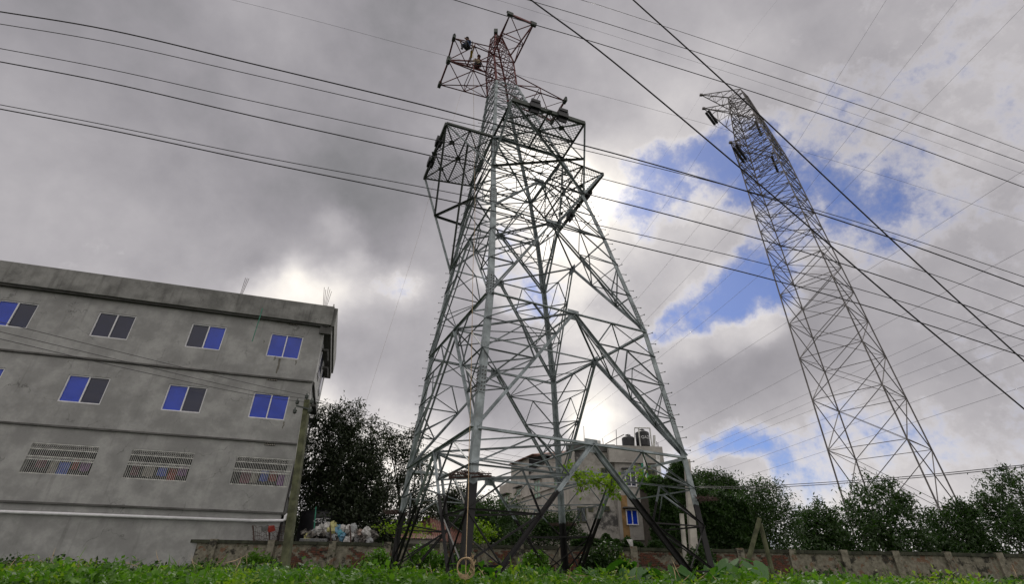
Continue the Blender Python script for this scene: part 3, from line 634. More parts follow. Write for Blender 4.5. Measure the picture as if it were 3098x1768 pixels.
# ------------------------------------------------------------------ rubbish heap and fence stakes above the left wall
yh = 29.6; hp = MB(); rr5 = random.Random(8)
hx0, hx1 = atY(915, 1640, yh).x, atY(1128, 1640, yh).x
for k in range(260):
    t = rr5.random(); x = lerp(hx0, hx1, t); top = atY(1000, 1605+12*abs(t-.4), yh).z; z = lerp(2.5, top, rr5.random()**.8); c = Vector((x, yh+rr5.uniform(-.3, .9), z)); s_ = rr5.uniform(.08, .2)
    ax = Matrix.Rotation(rr5.uniform(0, 6), 3, Vector((rr5.random(), rr5.random(), 1))); v = [c+ax@Vector((rr5.uniform(.4, 1)*s_*i, rr5.uniform(.4, 1)*s_*j, rr5.uniform(.4, 1)*s_*k2)) for k2 in (-1, 1) for i, j in ((-1, -1), (1, -1), (1, 1), (-1, 1))]
    hp.prism(v[:4], v[4:])
o = one(hp.build('rubbish_heap', simple('mixed grimy rubbish', (.12, .11, .10), .9, 0, .9, 7)), 'heap of grimy rubbish piled behind the left part of the wall', 'rubbish'); o['kind'] = 'stuff'
BAGS = [(968,1603,.42,0,'white bag at the left top of the rubbish heap'),(988,1598,.4,0,'whitish bag next to the yellow one on the rubbish heap'),(1008,1600,.48,3,'yellowish sack on top of the rubbish heap'),(1022,1604,.36,2,'light blue sheet of plastic on the rubbish heap'),(1037,1601,.3,0,'small white bag right of the blue plastic on the heap'),(1053,1602,.32,0,'white bag on the right half of the heap top'),(1070,1600,.35,1,'pale grey bag with an upright knot at the heap top'),
(1035,1625,.34,2,'blue bag in the middle of the rubbish heap'),(1030,1614,.32,6,'teal bag in the middle of the rubbish heap'),(1012,1622,.34,1,'grey bag below the yellow sack'),(1065,1618,.34,0,'white torn bag low on the right of the heap'),(1052,1638,.36,0,'white bag hanging near the wall top'),(1090,1615,.3,4,'brownish bag at the right end of the heap'),(1110,1612,.42,0,'white torn sack hanging on the fence right of the heap'),(1118,1640,.34,1,'grey rag low beneath the torn white sack'),(995,1618,.3,5,'black bag below the whitish bags'),(930,1628,.35,3,'yellow dry banana leaf at the left of the heap'),(950,1612,.26,1,'pale scrap at the left end of the heap'),(1080,1632,.3,5,'black bag at the lower right of the heap')]
for px, py, s_, ci, lab in BAGS:
    c = atY(px, py, yh-.25); rg = np.random.default_rng(px); mb = MB(); n, mrings = 10, 7; pts = []
    for i in range(mrings):
        th = math.pi*(i+.5)/mrings
        for k in range(n):
            ph = 2*math.pi*k/n; q = s_*.55*(1+rg.uniform(-.35, .35)); pts.append(c+Vector((q*math.sin(th)*math.cos(ph)*1.05, q*math.sin(th)*math.sin(ph)*.8, q*math.cos(th)*1.1)))
    fs = [(i*n+k, i*n+(k+1) % n, (i+1)*n+(k+1) % n, (i+1)*n+k) for i in range(mrings-1) for k in range(n)]+[tuple(range(n))[::-1], tuple((mrings-1)*n+k for k in range(n))]
    mb.add(pts, fs); one(mb.build('plastic_bag', 'bag%d' % ci), lab, 'bag', 'bags of rubbish on the heap')
fe = root('wire_fence', atY(815, 1645, 27.9), 'sagging thorny wire fence on the wall in front of the grey house', 'fence')
for px in (766, 813, 1000, 1060): mb = MB(); a = atY(px, 1650, 27.95); a.z = WTOP-.08; b = atY(px-2, 1592, 27.95); mb.tube([a, lerp(a, b, .5)+Vector((.02, 0, 0)), b], .035, 6); mb.build('post', 'barrier', fe)
wf = MB()
for py in (1595, 1612, 1622, 1634):
    pts = [atY(px, py+4*math.sin(px*.31+py)+2*math.sin(px*.13), 27.95) for px in range(762, 885, 8)]; wf.tube(pts, .010, 4)
for px in range(764, 882, 5):
    a = atY(px+rr5.uniform(-2, 2), 1592+rr5.uniform(0, 18), 27.93); b = atY(px+rr5.uniform(-3, 3), 1645, 27.93); wf.tube([a, lerp(a, b, .5)+Vector((rr5.uniform(-.05, .05), 0, 0)), b], .008, 4)
wf.build('wire', 'barrier', fe)
for px, py, c_, lab in ((801, 1598, 'bag5', 'black rag caught on the fence post'), (820, 1600, 'cloth1', 'faded red rag tied to the fence post')):
    c = atY(px, py, 27.8); mb = MB(); mb.add([c+Vector((-.2, 0, .1)), c+Vector((.15, -.05, .14)), c+Vector((.25, .02, -.1)), c+Vector((.0, -.06, -.2)), c+Vector((-.15, 0, -.12)), c+Vector((-.02, -.1, 0))], [(0, 1, 5), (1, 2, 5), (2, 3, 5), (3, 4, 5), (4, 0, 5)]); one(mb.build('rag', c_), lab, 'rag')
gp = MB(); gp.tube([atY(950, 1606, 30), atY(956, 1535, 30)], .03, 6); one(gp.build('green_pipe', 'greenpipe'), 'upright green plastic pipe beside the black ground tank', 'pipe')
gf = root('grille_fence', atY(908, 1650, 29.2), 'low pale blue grille fence below the rubbish heap', 'fence')
a, b = atY(908, 1632, 29.2), atY(990, 1632, 29.2); zl = 2.6
for k in range(27):
    p = lerp(a, b, k/26); mb = MB(); mb.bar(Vector((p.x, p.y, zl)), p, .022, .022); mb.build('bar', 'bag1', gf)
for z in (a.z, lerp(zl, a.z, .5)): mb = MB(); mb.bar(Vector((a.x, a.y-.02, z)), Vector((b.x, b.y-.02, z)), .03, .03, Vector((0, 1, 0))); mb.build('rail', 'bag1', gf)
# ------------------------------------------------------------------ the big lattice tower
LEGPX = {1: [(1391,1768),(1398,1670),(1412,1560),(1416,1489),(1427,1382),(1430,1338),(1441,1215),(1452,1077),(1460,1002),(1470,892),(1476,810),(1480,716),(1486,625),(1488,515),(1492,460),(1494,350),(1497,330),(1500,242)],
2: [(1171,1747),(1185,1643),(1196,1588),(1210,1519),(1224,1459),(1240,1382),(1253,1297),(1271,1196),(1291,1110),(1308,1055),(1332,953),(1349,887),(1360,837),(1376,763),(1387,714),(1404,633),(1420,578),(1431,526),(1442,474),(1453,419),(1467,343),(1472,297)],
3: [(2176,1768),(2151,1643),(2132,1566),(2104,1464),(2083,1382),(2066,1334),(2041,1244),(2025,1192),(1995,1098),(1981,1068),(1958,1009),(1923,922),(1894,852),(1867,790),(1834,729),(1809,679),(1782,626),(1761,586),(1591,302),(1566,255)],
4: [(1712,1733),(1705,1643),(1703,1533),(1692,1435),(1687,1297),(1681,1215),(1673,1119),(1662,1002),(1651,920),(1643,851),(1632,769),(1626,729),(1613,652),(1602,597),(1585,529),(1569,460),(1555,391),(1536,297)]}
def legx(i, y):
    a = LEGPX[i]; b = np.array(a[::-1], float)
    if y > b[-1, 1]: s = (b[-1, 0]-b[-4, 0])/(b[-1, 1]-b[-4, 1]); return b[-1, 0]+s*(y-b[-1, 1])
    return float(np.interp(y, b[:, 1], b[:, 0]))
DT = 20.0
def ring(p1, p3, fix=True):
    r1, r3 = ray(*p1), ray(*p3); P1 = r1/r1.z; P3 = r3/r3.z; v = P3-P1; n = Vector((-v.y, v.x, 0)); P2 = P1+n; P4 = P3+n
    C = (P1+P4)/2; s = DT/math.hypot(C.x, C.y)
    o = [Vector((p.x*s, p.y*s, EYE+s)) for p in (P1, P3, P4, P2)]
    if fix:
        for k, i in ((2, 4), (3, 2)):
            x, y = proj(o[k]); o[k] = atZ(legx(i, y), y, EYE+s)
    return o          # order: near, right, far, left
RG = {'A': ring((1436,1293),(2079,1387)), 'B': ring((1478,883),(1958,1007)), 'C': ring((1489,620),(1834,725)), 'D': ring((1489,504),(1766,589)),
      'E': ring((1492,416),(1702,480)), 'F': ring((1500,240),(1566,258)), 'H': ring((1494,163),(1556,190), False), 'T': ring((1500,99),(1521,116), False)}
A_ = RG['A']; cA = sum(A_, Vector())/4; foot = []
sA = (A_[1]-A_[0]).length
for i, k in enumerate((1, 3, 4, 2)):
    zf = .35; q = cA+(A_[i]-cA)*(1+.24*(A_[i].z-zf)/sA); q.z = zf
    x, y = proj(q); foot.append(atZ(legx(k, y), y, zf))
RG['0'] = foot
ORD = ['0', 'A', 'B', 'C', 'D', 'E', 'F']
CEN = {k: sum(v, Vector())/4 for k, v in RG.items()}
TW = root('transmission_tower', (CEN['0'].x, CEN['0'].y, .35), 'tall grey lattice tower with black painted feet, red top and two men on an arm', 'transmission tower')
jit = random.Random(3)
def fnorm(k, i):
    a, b = RG[k][i], RG[k][(i+1) % 4]; n = (b-a).cross(Z).normalized(); m = (a+b)/2-CEN[k]
    return n if n.dot(m) > 0 else -n
def ang(name, p, q, w, nrm, mat='steel', parent=None, off=None):
    o = nrm*(off if off is not None else jit.uniform(-.03, .005))
    mb = MB(); mb.lbar(Vector(p)+o, Vector(q)+o, w, -nrm, flip=jit.choice((1, -1))); return mb.build(name, mat, parent or TW)
# legs: rolled angles with the heel outward, their splice plates, bolts and step bolts
def legmesh(keys, i, w0, w1, mat):
    mb = MB(); loops = []; n = len(keys)
    for j, k in enumerate(keys):
        c = RG[k][i]; f1 = fnorm(k, i); f2 = fnorm(k, (i-1) % 4)
        a = (RG[k][(i+1) % 4]-c).normalized(); b = (RG[k][(i-1) % 4]-c).normalized(); w = w0+(w1-w0)*j/(n-1); t = w*.12
        loops.append([c, c+a*w, c+a*w+b*t, c+a*t+b*t, c+b*w+a*t, c+b*w])
    for j in range(n-1): mb.prism(loops[j], loops[j+1])
    return mb
LEGS = []
for i in range(4):
    LEGS.append(legmesh(ORD, i, .25, .14, 'steel').build('leg', 'steel', TW))
    legmesh(['F', 'H', 'T'], i, .11, .07, 'red').build('leg', 'red', TW)
def legpt(i, z):
    for a, b in zip(ORD[:-1], ORD[1:]):
        if RG[a][i].z <= z <= RG[b][i].z: return lerp(RG[a][i], RG[b][i], (z-RG[a][i].z)/(RG[b][i].z-RG[a][i].z)), a
    return RG['F'][i], 'E'
for i, zs in ((0, (6.3, 10.1, 15.2, 19.0)), (1, (6.4, 10.5, 15.3)), (2, (6.6, 10.3, 15)), (3, (6.3, 10.1, 14.6))):
    for z0 in zs:
        k = legpt(i, z0)[1]; fa, fb = fnorm(k, i), fnorm(k, (i-1) % 4)
        for f, nb in ((fa, (i+1) % 4), (fb, (i-1) % 4)):
            p, q = legpt(i, z0)[0], legpt(i, z0+.95)[0]; a = (RG[k][nb]-RG[k][i]).normalized()
            pl = MB(); pl.bar(p+a*.12+f*.012, q+a*.12+f*.012, .2, .014, f); plate = pl.build('splice_plate', 'steel', LEGS[i]); plate.matrix_parent_inverse = Matrix.Identity(4)
            bo = MB()
            for r_ in range(7):
                for s_ in (.07, .17):
                    c = lerp(p, q, .08+.14*r_)+a*(s_+.0)+f*.02; bo.tube([c, c+f*.035], .017, 6)
            o = bo.build('bolts', 'barrier', LEGS[i])
for o in list(COL.objects):
    if o.name.startswith('bolts'): o['kind'] = 'stuff'
for i, d1, d2 in ((1, 0, 0), (3, 0, 0)):
    z = 4.2; n = 0
    while z < 25:
        p, k = legpt(i, z); f = fnorm(k, i if n % 2 else (i-1) % 4)
        a = (RG[k][i]-CEN[k]); a.z = 0; a.normalize(); dr = (f*.8+a*.5).normalized()
        mb = MB(); mb.tube([p, p+dr*.2], .012, 5); mb.tube([p+dr*.2, p+dr*.225], .028, 6); mb.build('step_bolt', 'darksteel', LEGS[i])
        z += .42; n += 1
def portal(lo, hi, ts, wm, ws):
    bn = {}
    for i in range(4):
        j = (i+1) % 4; n = (fnorm(lo, i)+fnorm(hi, i)).normalized(); a, b = RG[hi][i], RG[hi][j]; Mi = (a+b)/2; rv = (b-a).normalized()
        ang('beam', a+rv*.1, b-rv*.1, wm, n, off=.0)
        pl = MB(); pl.bar(Mi-Z*.26-n*.02, Mi+Z*.16-n*.02, .5, .018, n); pl.build('gusset_plate', 'steel', TW)
        for L_, e in ((i, a), (j, b)):
            f = RG[lo][L_]; l = [lerp(f, e, t) for t in ts]; br = [lerp(f, Mi, t) for t in ts]; Q = (e+Mi)/2
            ang('brace', br[0]+(br[1]-br[0])*.04, Mi, wm, n, off=-.012)
            ang('brace', br[0]+(br[1]-br[0])*.04, Mi, wm*.7, -n, 'steelshaded', off=.11)
            N_ = len(ts)-1; bn[(i, L_)] = br+[Q]
            def s(p, q): ang('strut', p, q, ws, n, 'steelshaded')
            if N_ == 4:
                m3 = (l[3]+br[3])/2
                for p, q in ((l[3], br[3]), (l[3], Q), (Q, br[3]), (m3, l[2]), (m3, br[2]), (l[2], br[2]), (l[1], br[2]), (l[2], br[1]), (l[1], br[1])): s(p, q)
            elif N_ == 3:
                for p, q in ((l[2], br[2]), (l[2], Q), (Q, br[2]), (l[1], br[2]), (l[2], br[1]), (l[1], br[1])): s(p, q)
            else:
                for p, q in ((l[1], br[1]), (Q, br[1]), (l[1], Q)): s(p, q)
        Mj = (RG[hi][j]+RG[hi][(i+2) % 4])/2
        ang('diaphragm_bar', Mi, Mj, wm*.75, Z, 'steelshaded')
    for i in range(4):
        A1, B1 = bn[(i, i)], bn[((i-1) % 4, i)]
        for k in range(1, len(A1)-2): ang('hip_bar', A1[k], B1[k], ws, Z, 'steelshaded')
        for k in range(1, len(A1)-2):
            if k % 2: ang('hip_bar', A1[k], B1[k+1], ws*.9, Z, 'steelshaded')
        ang('hip_bar', A1[-1], B1[-1], ws, Z); 
    for i in (0, 1): ang('diaphragm_bar', (RG[hi][i]+RG[hi][i+1])/2, (RG[hi][(i+2) % 4]+RG[hi][(i+3) % 4])/2, ws*1.2, Z)
portal('0', 'A', (0, .27, .54, .78, 1), .10, .048)
portal('A', 'B', (0, .28, .54, .78, 1), .095, .045)
portal('B', 'C', (0, .36, .7, 1), .085, .043)
portal('C', 'D', (0, .5, 1), .08, .04)
def xpanels(lo, hi, n, w, mat, name='lattice_bar', geo=1.0, mid=True, hz=True):
    ws = [geo**k for k in range(n)]; tt = np.concatenate([[0], np.cumsum(ws)/sum(ws)])
    for i in range(4):
        j = (i+1) % 4; nn = fnorm(lo, i)
        for k in range(n):
            a0, a1 = lerp(RG[lo][i], RG[hi][i], tt[k]), lerp(RG[lo][i], RG[hi][i], tt[k+1]); b0, b1 = lerp(RG[lo][j], RG[hi][j], tt[k]), lerp(RG[lo][j], RG[hi][j], tt[k+1])
            ang(name, a0, b1, w, nn, mat, off=-.01); ang(name, b0, a1, w, nn, mat, off=-.03)
            if hz: ang(name, a1, b1, w, nn, mat, off=-.05)
            if mid and n < 6:
                d0 = (b0-a0).length; d1 = (b1-a1).length; X = lerp(a0, b1, d0/(d0+d1)); ang(name, lerp(a0, a1, .5), X, w*.7, nn, mat); ang(name, lerp(b0, b1, .5), X, w*.7, nn, mat)
xpanels('D', 'E', 2, .05, 'steelshaded'); 
for i in range(4): ang('beam', RG['E'][i], RG['E'][(i+1) % 4], .12, fnorm('E', i)); ang('diaphragm_bar', RG['E'][i], RG['E'][(i+2) % 4], .07, Z)
for i in range(4): ang('diaphragm_bar', lerp(RG['D'][i], RG['D'][(i+1) % 4], .5), RG['E'][i], .07, fnorm('E', i)); 
xpanels('E', 'F', 8, .034, 'steel', geo=.86)
xpanels('F', 'H', 3, .038, 'red', mid=False); xpanels('H', 'T', 4, .036, 'red', geo=.85, mid=False)
# conductor decks (wire mesh platforms) and red cross-arms
ZE = RG['E'][0].z; ZF = RG['F'][0].z; ZH = RG['H'][0].z; ZT = RG['T'][0].z
def deck(a, b, p, q, knees, posts, hangers=True):
    p, q = atZ(*p, ZE), atZ(*q, ZE)
    mb = MB(); mb.bar(p, q, .13, .2); D = mb.build('deck', 'darksteel', TW)
    sub = lambda n, P, Q, w, mat='darksteel', nr=Z: ang(n, P, Q, w, nr, mat, D)
    sub('side_beam', p, a, .11); sub('side_beam', q, b, .11)
    U = lambda u, v: lerp(lerp(a, b, u), lerp(p, q, u), v)
    sub('cross_beam', U(0, .5), U(1, .5), .075); sub('cross_beam', U(.5, 0), U(.5, 1), .075)
    for P, Q in ((U(0, 1), U(.5, .5)), (U(1, 1), U(.5, .5)), (U(0, 0), U(.5, .5)), (U(1, 0), U(.5, .5)), (U(0, .5), U(.5, 1)), (U(1, .5), U(.5, 1)), (U(0, .5), U(.5, 0)), (U(1, .5), U(.5, 0))): sub('deck_brace', P, Q, .055)
    for c in (U(.5, .5), U(.5, 1), U(.25, .75), U(.75, .75)):
        pl = MB(); pl.box(c-Z*.05, (.13, .13, .012)); pl.build('gusset_plate', 'darksteel', D)
    w = MB(); lu = (q-p).length; lv = ((p-a).length+(q-b).length)/2; st = .13
    n1_ = int((lu+lv)/st*1.0)
    for k in range(-n1_, n1_):                 # diamond wire mesh, clipped to the deck
        for sg in (1, -1):
            c = k*st*1.4; pts = []
            for u, v in ((0, None), (1, None), (None, 0), (None, 1)):
                if v is None: vv = (sg*(u*lu-c) if sg > 0 else c-u*lu)/lv; uu = u
                else: vv = v; uu = (c+v*lv)/lu if sg > 0 else (c-v*lv)/lu
                if -1e-6 <= uu <= 1+1e-6 and -1e-6 <= vv <= 1+1e-6: pts.append((uu, vv))
            if len(pts) >= 2:
                P, Q = U(*pts[0])+Z*.06, U(*pts[-1])+Z*.06
                if (P-Q).length > .1: w.bar(P, Q, .014, .014)
    w.build('wire_mesh', 'darksteel', D)['kind'] = 'stuff'
    for P, Q in knees: ang('knee_brace', P if isinstance(P, Vector) else atZ(*P, ZE), Q, .09, Z, 'steel', D)
    for P, Q in posts: ang('post', P, Q, .105, Vector((0, -1, 0)), 'darksteel', D)
    if hangers:
        e = (q-p).normalized(); o_ = e.cross(Z)
        for u in (.3, .68):
            c = lerp(p, q, u); hb = MB(); hb.box(c-Z*.0, (.26, .16, .15), (e, o_, Z)); hb.box(c-Z*.28, (.2, .04, .1), (e, o_, Z)); hb.box(c+Z*.24+o_*.15, (.22, .05, .08), (e, o_, Z)); hb.build('hanger_bracket', 'tank', D)
    return p, q, U
E_, D_ = RG['E'], RG['D']
p, q, U = deck(E_[0], E_[1], (1549,302), (1769,374), [], [])
P2 = atZ(1769,374,ZE); P1 = atZ(1549,302,ZE); mk = lerp(P2, D_[1], .5); mk1 = lerp(P1, D_[0], .55)
DK = bpy.data.objects['deck']
for P, Q, w_, mt in ((P2, D_[1], .09, 'steel'), (P1, D_[0], .09, 'steel'), (mk, D_[0], .09, 'darksteel'), (mk, E_[1], .07, 'steel'), (mk, lerp(P1, P2, .3), .07, 'steel'), (mk1, E_[0], .07, 'steel'), (mk, mk1, .06, 'steel'), (P1, D_[1], .09, 'steel'), (P2, E_[0], .09, 'steel'), (mk1, lerp(E_[0], E_[1], .5), .06, 'steel')): ang('knee_brace', P, Q, w_, Vector((0, -1, 0)), mt, DK)
ank = legpt(3, RG['C'][3].z-.2)[0]
KO = atZ(1284,540,ZE); KI = atZ(1350,375,ZE); k1 = lerp(KO, ank, .42)
deck(E_[0], E_[3], (1350,375), (1284,540), [((1284,540), ank), ((1350,375), D_[0])], [(KI, k1), (atZ(1415,437,ZE), ank), (k1, D_[3]), (k1, lerp(D_[0], D_[3], .5))])
FO = atZ(1687,704,ZE); RO = atZ(1824,526,ZE)
deck(E_[1], E_[2], (1824,526), (1687,704), [((1824,526), D_[1]), ((1687,704), legpt(2, RG['C'][2].z+.6)[0]), ((1687,704), D_[2]), ((1824,526), lerp(D_[1], D_[2], .5))], [])
def arm(a, b, ua, ub, p, q, z, w=.07):
    p, q = atZ(*p, z), atZ(*q, z); mb = MB(); e = (q-p).normalized(); mb.bar(p-e*.15, q+e*.15, .09, .12)
    D = mb.build('crossarm', 'red', TW); D['label'] = 'red cross-arm with end beam'
    for c in (p, q): pl = MB(); pl.box(c, (.16, .09, .12), (e, e.cross(Z), Z)); pl.box(c+Z*.14, (.2, .05, .03), (e, e.cross(Z), Z)); pl.build('end_fitting', 'darksteel', D)
    s = lambda n, P, Q, w_: ang(n, P, Q, w_, Z, 'red', D)
    m1, m2 = lerp(p, a, .52), lerp(q, b, .52); v1, v2 = lerp(p, ua, .52), lerp(q, ub, .52)
    for P, Q in ((p, a), (q, b)): s('chord', P, Q, w*1.1)
    for P, Q in ((p, ua), (q, ub)): s('chord', P, Q, w)
    for P, Q in ((m1, m2), (p, m2), (q, m1), (m1, b), (m2, a), (m1, v1), (m2, v2), (v1, a), (v2, b), (v1, v2)): s('arm_brace', P, Q, w*.6)
    return m1, m2, p, q
F_, H_, T_ = RG['F'], RG['H'], RG['T']
up_ = lambda i, t: lerp(F_[i], H_[i], t)
arm(F_[0], F_[3], up_(0, .45), up_(3, .45), (1357,184), (1330,256), ZF)
arm(F_[1], F_[2], up_(1, .45), up_(2, .45), (1709,305), (1670,368), ZF)
armH = arm(H_[0], H_[3], lerp(H_[0], T_[0], .3), lerp(H_[3], T_[3], .3), (1373,115), (1355,182), ZH)
arm(H_[0], H_[1], lerp(H_[0], T_[0], .3), lerp(H_[1], T_[1], .3), (1543,43), (1614,73), ZH)
pk = MB(); pk.box(T_[0]+Z*.1, (.12, .12, .18)); pk.box((T_[0]+T_[2])/2, (.15, .15, .12)); pk.build('peak_cap', 'darksteel', TW)
# barbed anti-climb frames just above the black paint
for i in range(4):
    z0 = ZBLACK+.02 if i in (0, 1) else ZBLACK-.2; c = legpt(i, z0)[0]; o_ = (c-CEN['0']); o_.z = 0; o_.normalize(); t_ = o_.cross(Z)
    fr = MB(); r2 = random.Random(i)
    for s_, u_ in ((o_, t_), (t_, o_), (-t_, o_)):
        e = c+s_*.62; fr.bar(c+s_*.05, e, .05, .05); fr.bar(c+s_*.05+Z*.1, e+Z*.06, .03, .03)
    for k in range(3):
        cs = [c+(o_*math.cos(t)+t_*math.sin(t))*(.3+.14*k)*r2.uniform(.85, 1.15)+Z*r2.uniform(0, .09) for t in np.linspace(-1.7, 1.7, 12)]
        fr.tube(cs, .008, 4)
        for q_ in cs:
            for _ in range(3):
                d = Vector((r2.uniform(-1, 1), r2.uniform(-1, 1), r2.uniform(-1, 1)))*.09; fr.bar(q_-d, q_+d, .006, .006)
    fr.build('barbed_guard', 'barrier', TW)
for k, v in RG.items(): print('RING', k, round(v[0].z, 2), 'side %.2f' % (v[1]-v[0]).length, [tuple(round(c) for c in proj(x)) for x in v])
# ------------------------------------------------------------------ trees
def crown_pts(blobs, n, shell=.55):
    out = []; vol = np.array([b[1][0]*b[1][1]*b[1][2] for b in blobs])**.8; cnt = (vol/vol.sum()*n).astype(int)
    for (c, r), m_ in zip(blobs, cnt):
        d = RNG.normal(size=(m_, 3)); d /= np.linalg.norm(d, axis=1)[:, None]; q = (shell+(1-shell)*RNG.random(m_))**.7
        bump = 1+.16*np.sin(d[:, 0]*7+c[0])*np.cos(d[:, 2]*6+c[2])+.1*np.sin(d[:, 1]*11+d[:, 2]*13)
        out.append(np.array(c)+d*np.array(r)*(q*bump)[:, None])
    return np.concatenate(out)
def clump(P, k, sp):           # leaves gather in tufts at twig ends
    tw = P[RNG.integers(0, len(P), len(P)//k)]; i = RNG.integers(0, len(tw), len(P)); return tw[i]+RNG.normal(size=P.shape)*sp
def tree(base, blobs, n, size, mat, label, name='tree', trunk_r=.25, grp=None, tuft=26, sp=.22, asp=.34, lean=None, up=.1):
    T = root(name, base, label, 'tree', grp); mb = MB(); rr = random.Random(int(base.x*10)+77)
    cs = [Vector(c) for c, r in blobs]; top = sum(cs, Vector())/len(cs); fork = lerp(Vector(base), top, .42)
    mb.tube(smoothpts([Vector(base), lerp(Vector(base), fork, .5)+Vector((rr.uniform(-.15, .15), 0, 0)), fork], 4), [trunk_r*(1-.4*i/8) for i in range(9)], 8)
    for c in cs:
        m_ = lerp(fork, c, .5)+Vector((rr.uniform(-.3, .3), rr.uniform(-.3, .3), -.2)); P = smoothpts([fork, m_, c], 4); mb.tube(P, [trunk_r*.5*(1-.8*i/8) for i in range(9)], 5)
        for _ in range(4):
            d = Vector((rr.gauss(0, 1), rr.gauss(0, 1), rr.gauss(.3, 1))).normalized(); rad = [b for q, b in blobs if (Vector(q)-c).length < 1e-4][0]; mb.tube([lerp(m_, c, .6), c+Vector((d.x*rad[0], d.y*rad[1], d.z*rad[2]))*.8], [trunk_r*.14, .01], 4)
    mb.build('trunk', 'bark', T, True)
    P = clump(crown_pts(blobs, n), tuft, sp); P = P[P[:, 2] > .4]
    leaves('crown', P, size, mat, T, up=up, aspect=asp); return T
def pb(px, py, Y, r): c = atY(px, py, Y); return (tuple(c), r if isinstance(r, tuple) else (r, r*.9, r))
YT = 33
bl = [pb(985,1275,YT,.95), pb(1050,1270,YT,1.15), pb(1005,1340,YT,1.6), pb(1095,1330,YT,1.35), pb(960,1400,YT+1,1.5), pb(1060,1410,YT,1.9), pb(1120,1400,YT,1.1), pb(1140,1460,YT,1.1), pb(1010,1490,YT,1.8), pb(1095,1500,YT,1.7), pb(1140,1535,YT,1.2), pb(960,1550,YT+1,1.5), pb(1060,1570,YT,1.7), pb(1115,1590,YT,1.4), pb(1165,1605,YT,.9), pb(945,1480,YT+1,1.3)]
tree(Vector((atY(1050,1640,YT).x, YT+.5, .4)), bl, 44000, .21, 'leafdark', 'big dense dark mango tree between the grey house and the tower', 'mango_tree', .35)
bl = [pb(1190,1345,36,.8), pb(1255,1325,36,.55), pb(1170,1310,36,.45), pb(1215,1385,36,.7), pb(1262,1390,36,.6), pb(1230,1430,36,.6), pb(1285,1440,36,.55), pb(1200,1470,36,.6), pb(1265,1495,36,.75), pb(1300,1520,36,.6), pb(1230,1540,36,.8), pb(1280,1570,36,.6)]
tree(Vector((atY(1225,1640,36).x, 36, .4)), bl, 7000, .22, 'leafdark', 'thin airy tree with sparse leaves just right of the dark mango tree', 'sparse_tree', .16, sp=.26, tuft=16)
# small leafy trees seen through the tower
bl = [pb(1430,1585,35,1.2), pb(1480,1560,35,1.1), pb(1520,1590,35,1.0), pb(1390,1600,36,1), pb(1460,1620,34,1.2), pb(1540,1620,34,.8)]
tree(Vector((atY(1470,1640,35).x, 35, .4)), bl, 15000, .22, 'leafmid', 'green bushy tree behind the near tower leg, left of the beige wing', 'leafy_tree', .14)
bl = [pb(1545,1545,32,.7), pb(1570,1590,32,.8), pb(1530,1580,32,.6), pb(1600,1620,32,.9), pb(1550,1640,31,.8)]
tree(Vector((atY(1560,1640,32).x, 32, .4)), bl, 4200, .18, 'leafmid', 'feathery young tree in front of the beige wing of the flats', 'young_tree', .08, sp=.2)
bl = [pb(1645,1590,32,.6), pb(1680,1590,32,.6), pb(1660,1620,32,.8), pb(1712,1575,32,.5), pb(1722,1615,32,.6)]
tree(Vector((atY(1670,1640,32).x, 32, .4)), bl, 5500, .18, 'leafmid', 'round green bush tree beside the far tower leg', 'bush_tree', .1)
bl = [pb(1385,1520,44,1.1), pb(1360,1545,44,1.2), pb(1340,1560,44,1.0), pb(1415,1545,44,1.2)]
tree(Vector((atY(1380,1640,44).x, 44, .4)), bl, 8000, .25, 'leafdark', 'distant dark tree top above the rusty shed roof', 'distant_tree', .18)
bl = [pb(2135,1520,38,1.4), pb(2170,1480,39,1.2), pb(2145,1465,39,.9), pb(2200,1510,39,1.3), pb(2110,1480,40,1.1), pb(2230,1560,37,1.3)]
tree(Vector((atY(2160,1640,39).x, 39, .4)), bl, 22000, .22, 'leafmid', 'dark green tree rising behind the creeper mass right of the tower', 'broad_tree', .25)
bl = [pb(2290,1500,32,.8), pb(2285,1550,32,1.1), pb(2330,1520,33,1.2), pb(2255,1600,32,.9), pb(2350,1590,33,1.4), pb(2300,1630,32,1.1)]
tree(Vector((atY(2300,1640,33).x, 33, .4)), bl, 13000, .17, 'leafmid', 'feathery light green bamboo-like tree at the right edge', 'feathery_tree', .12, sp=.3, tuft=14)
for k, (px, py, r_) in enumerate(((2470,1610,1.5), (2660,1560,2.5), (2890,1615,1.7), (3070,1535,2.7))):
    bl = [pb(px, py, 38+k, r_), pb(px-50, py+60, 38+k, r_*.8), pb(px+60, py+50, 38+k, r_*.9), pb(px, py+110, 37+k, r_), pb(px+20, py-50, 38+k, r_*.6)]
    tree(Vector((atY(px,1640,38+k).x, 38+k, .4)), bl, 13000, .27, 'leafmid', ['rounded green tree, first of the row running right beyond the leaning poles', 'taller green tree, second of the row beyond the leaning poles', 'wide green tree, third of the row beyond the leaning poles', 'green tree at the far right end of the row'][k], 'roadside_tree', .25, 'trees in the row at the right')
for k, (px, py, r_, lab) in enumerate(((930,1600,1.6,'dark bush mass just right of the grey house, behind the ground tank'),(1160,1625,1.5,'dark bush under the right side of the mango tree'),(1245,1625,1.4,'dark bush behind the left tower foot'),(1360,1620,1.5,'dark bush behind the rusty shed'),(1480,1650,1.3,'dark bush left of the beige wing'))):
    bl = [pb(px, py, 44, r_), pb(px-40, py+25, 44, r_*.9), pb(px+40, py+25, 44, r_*.9), pb(px, py+50, 44, r_)]
    tree(Vector((atY(px,1640,44).x, 44, .4)), bl, 9000, .24, 'leafdark', lab, 'shrub_tree', .12, 'dark shrubs behind the boundary wall')
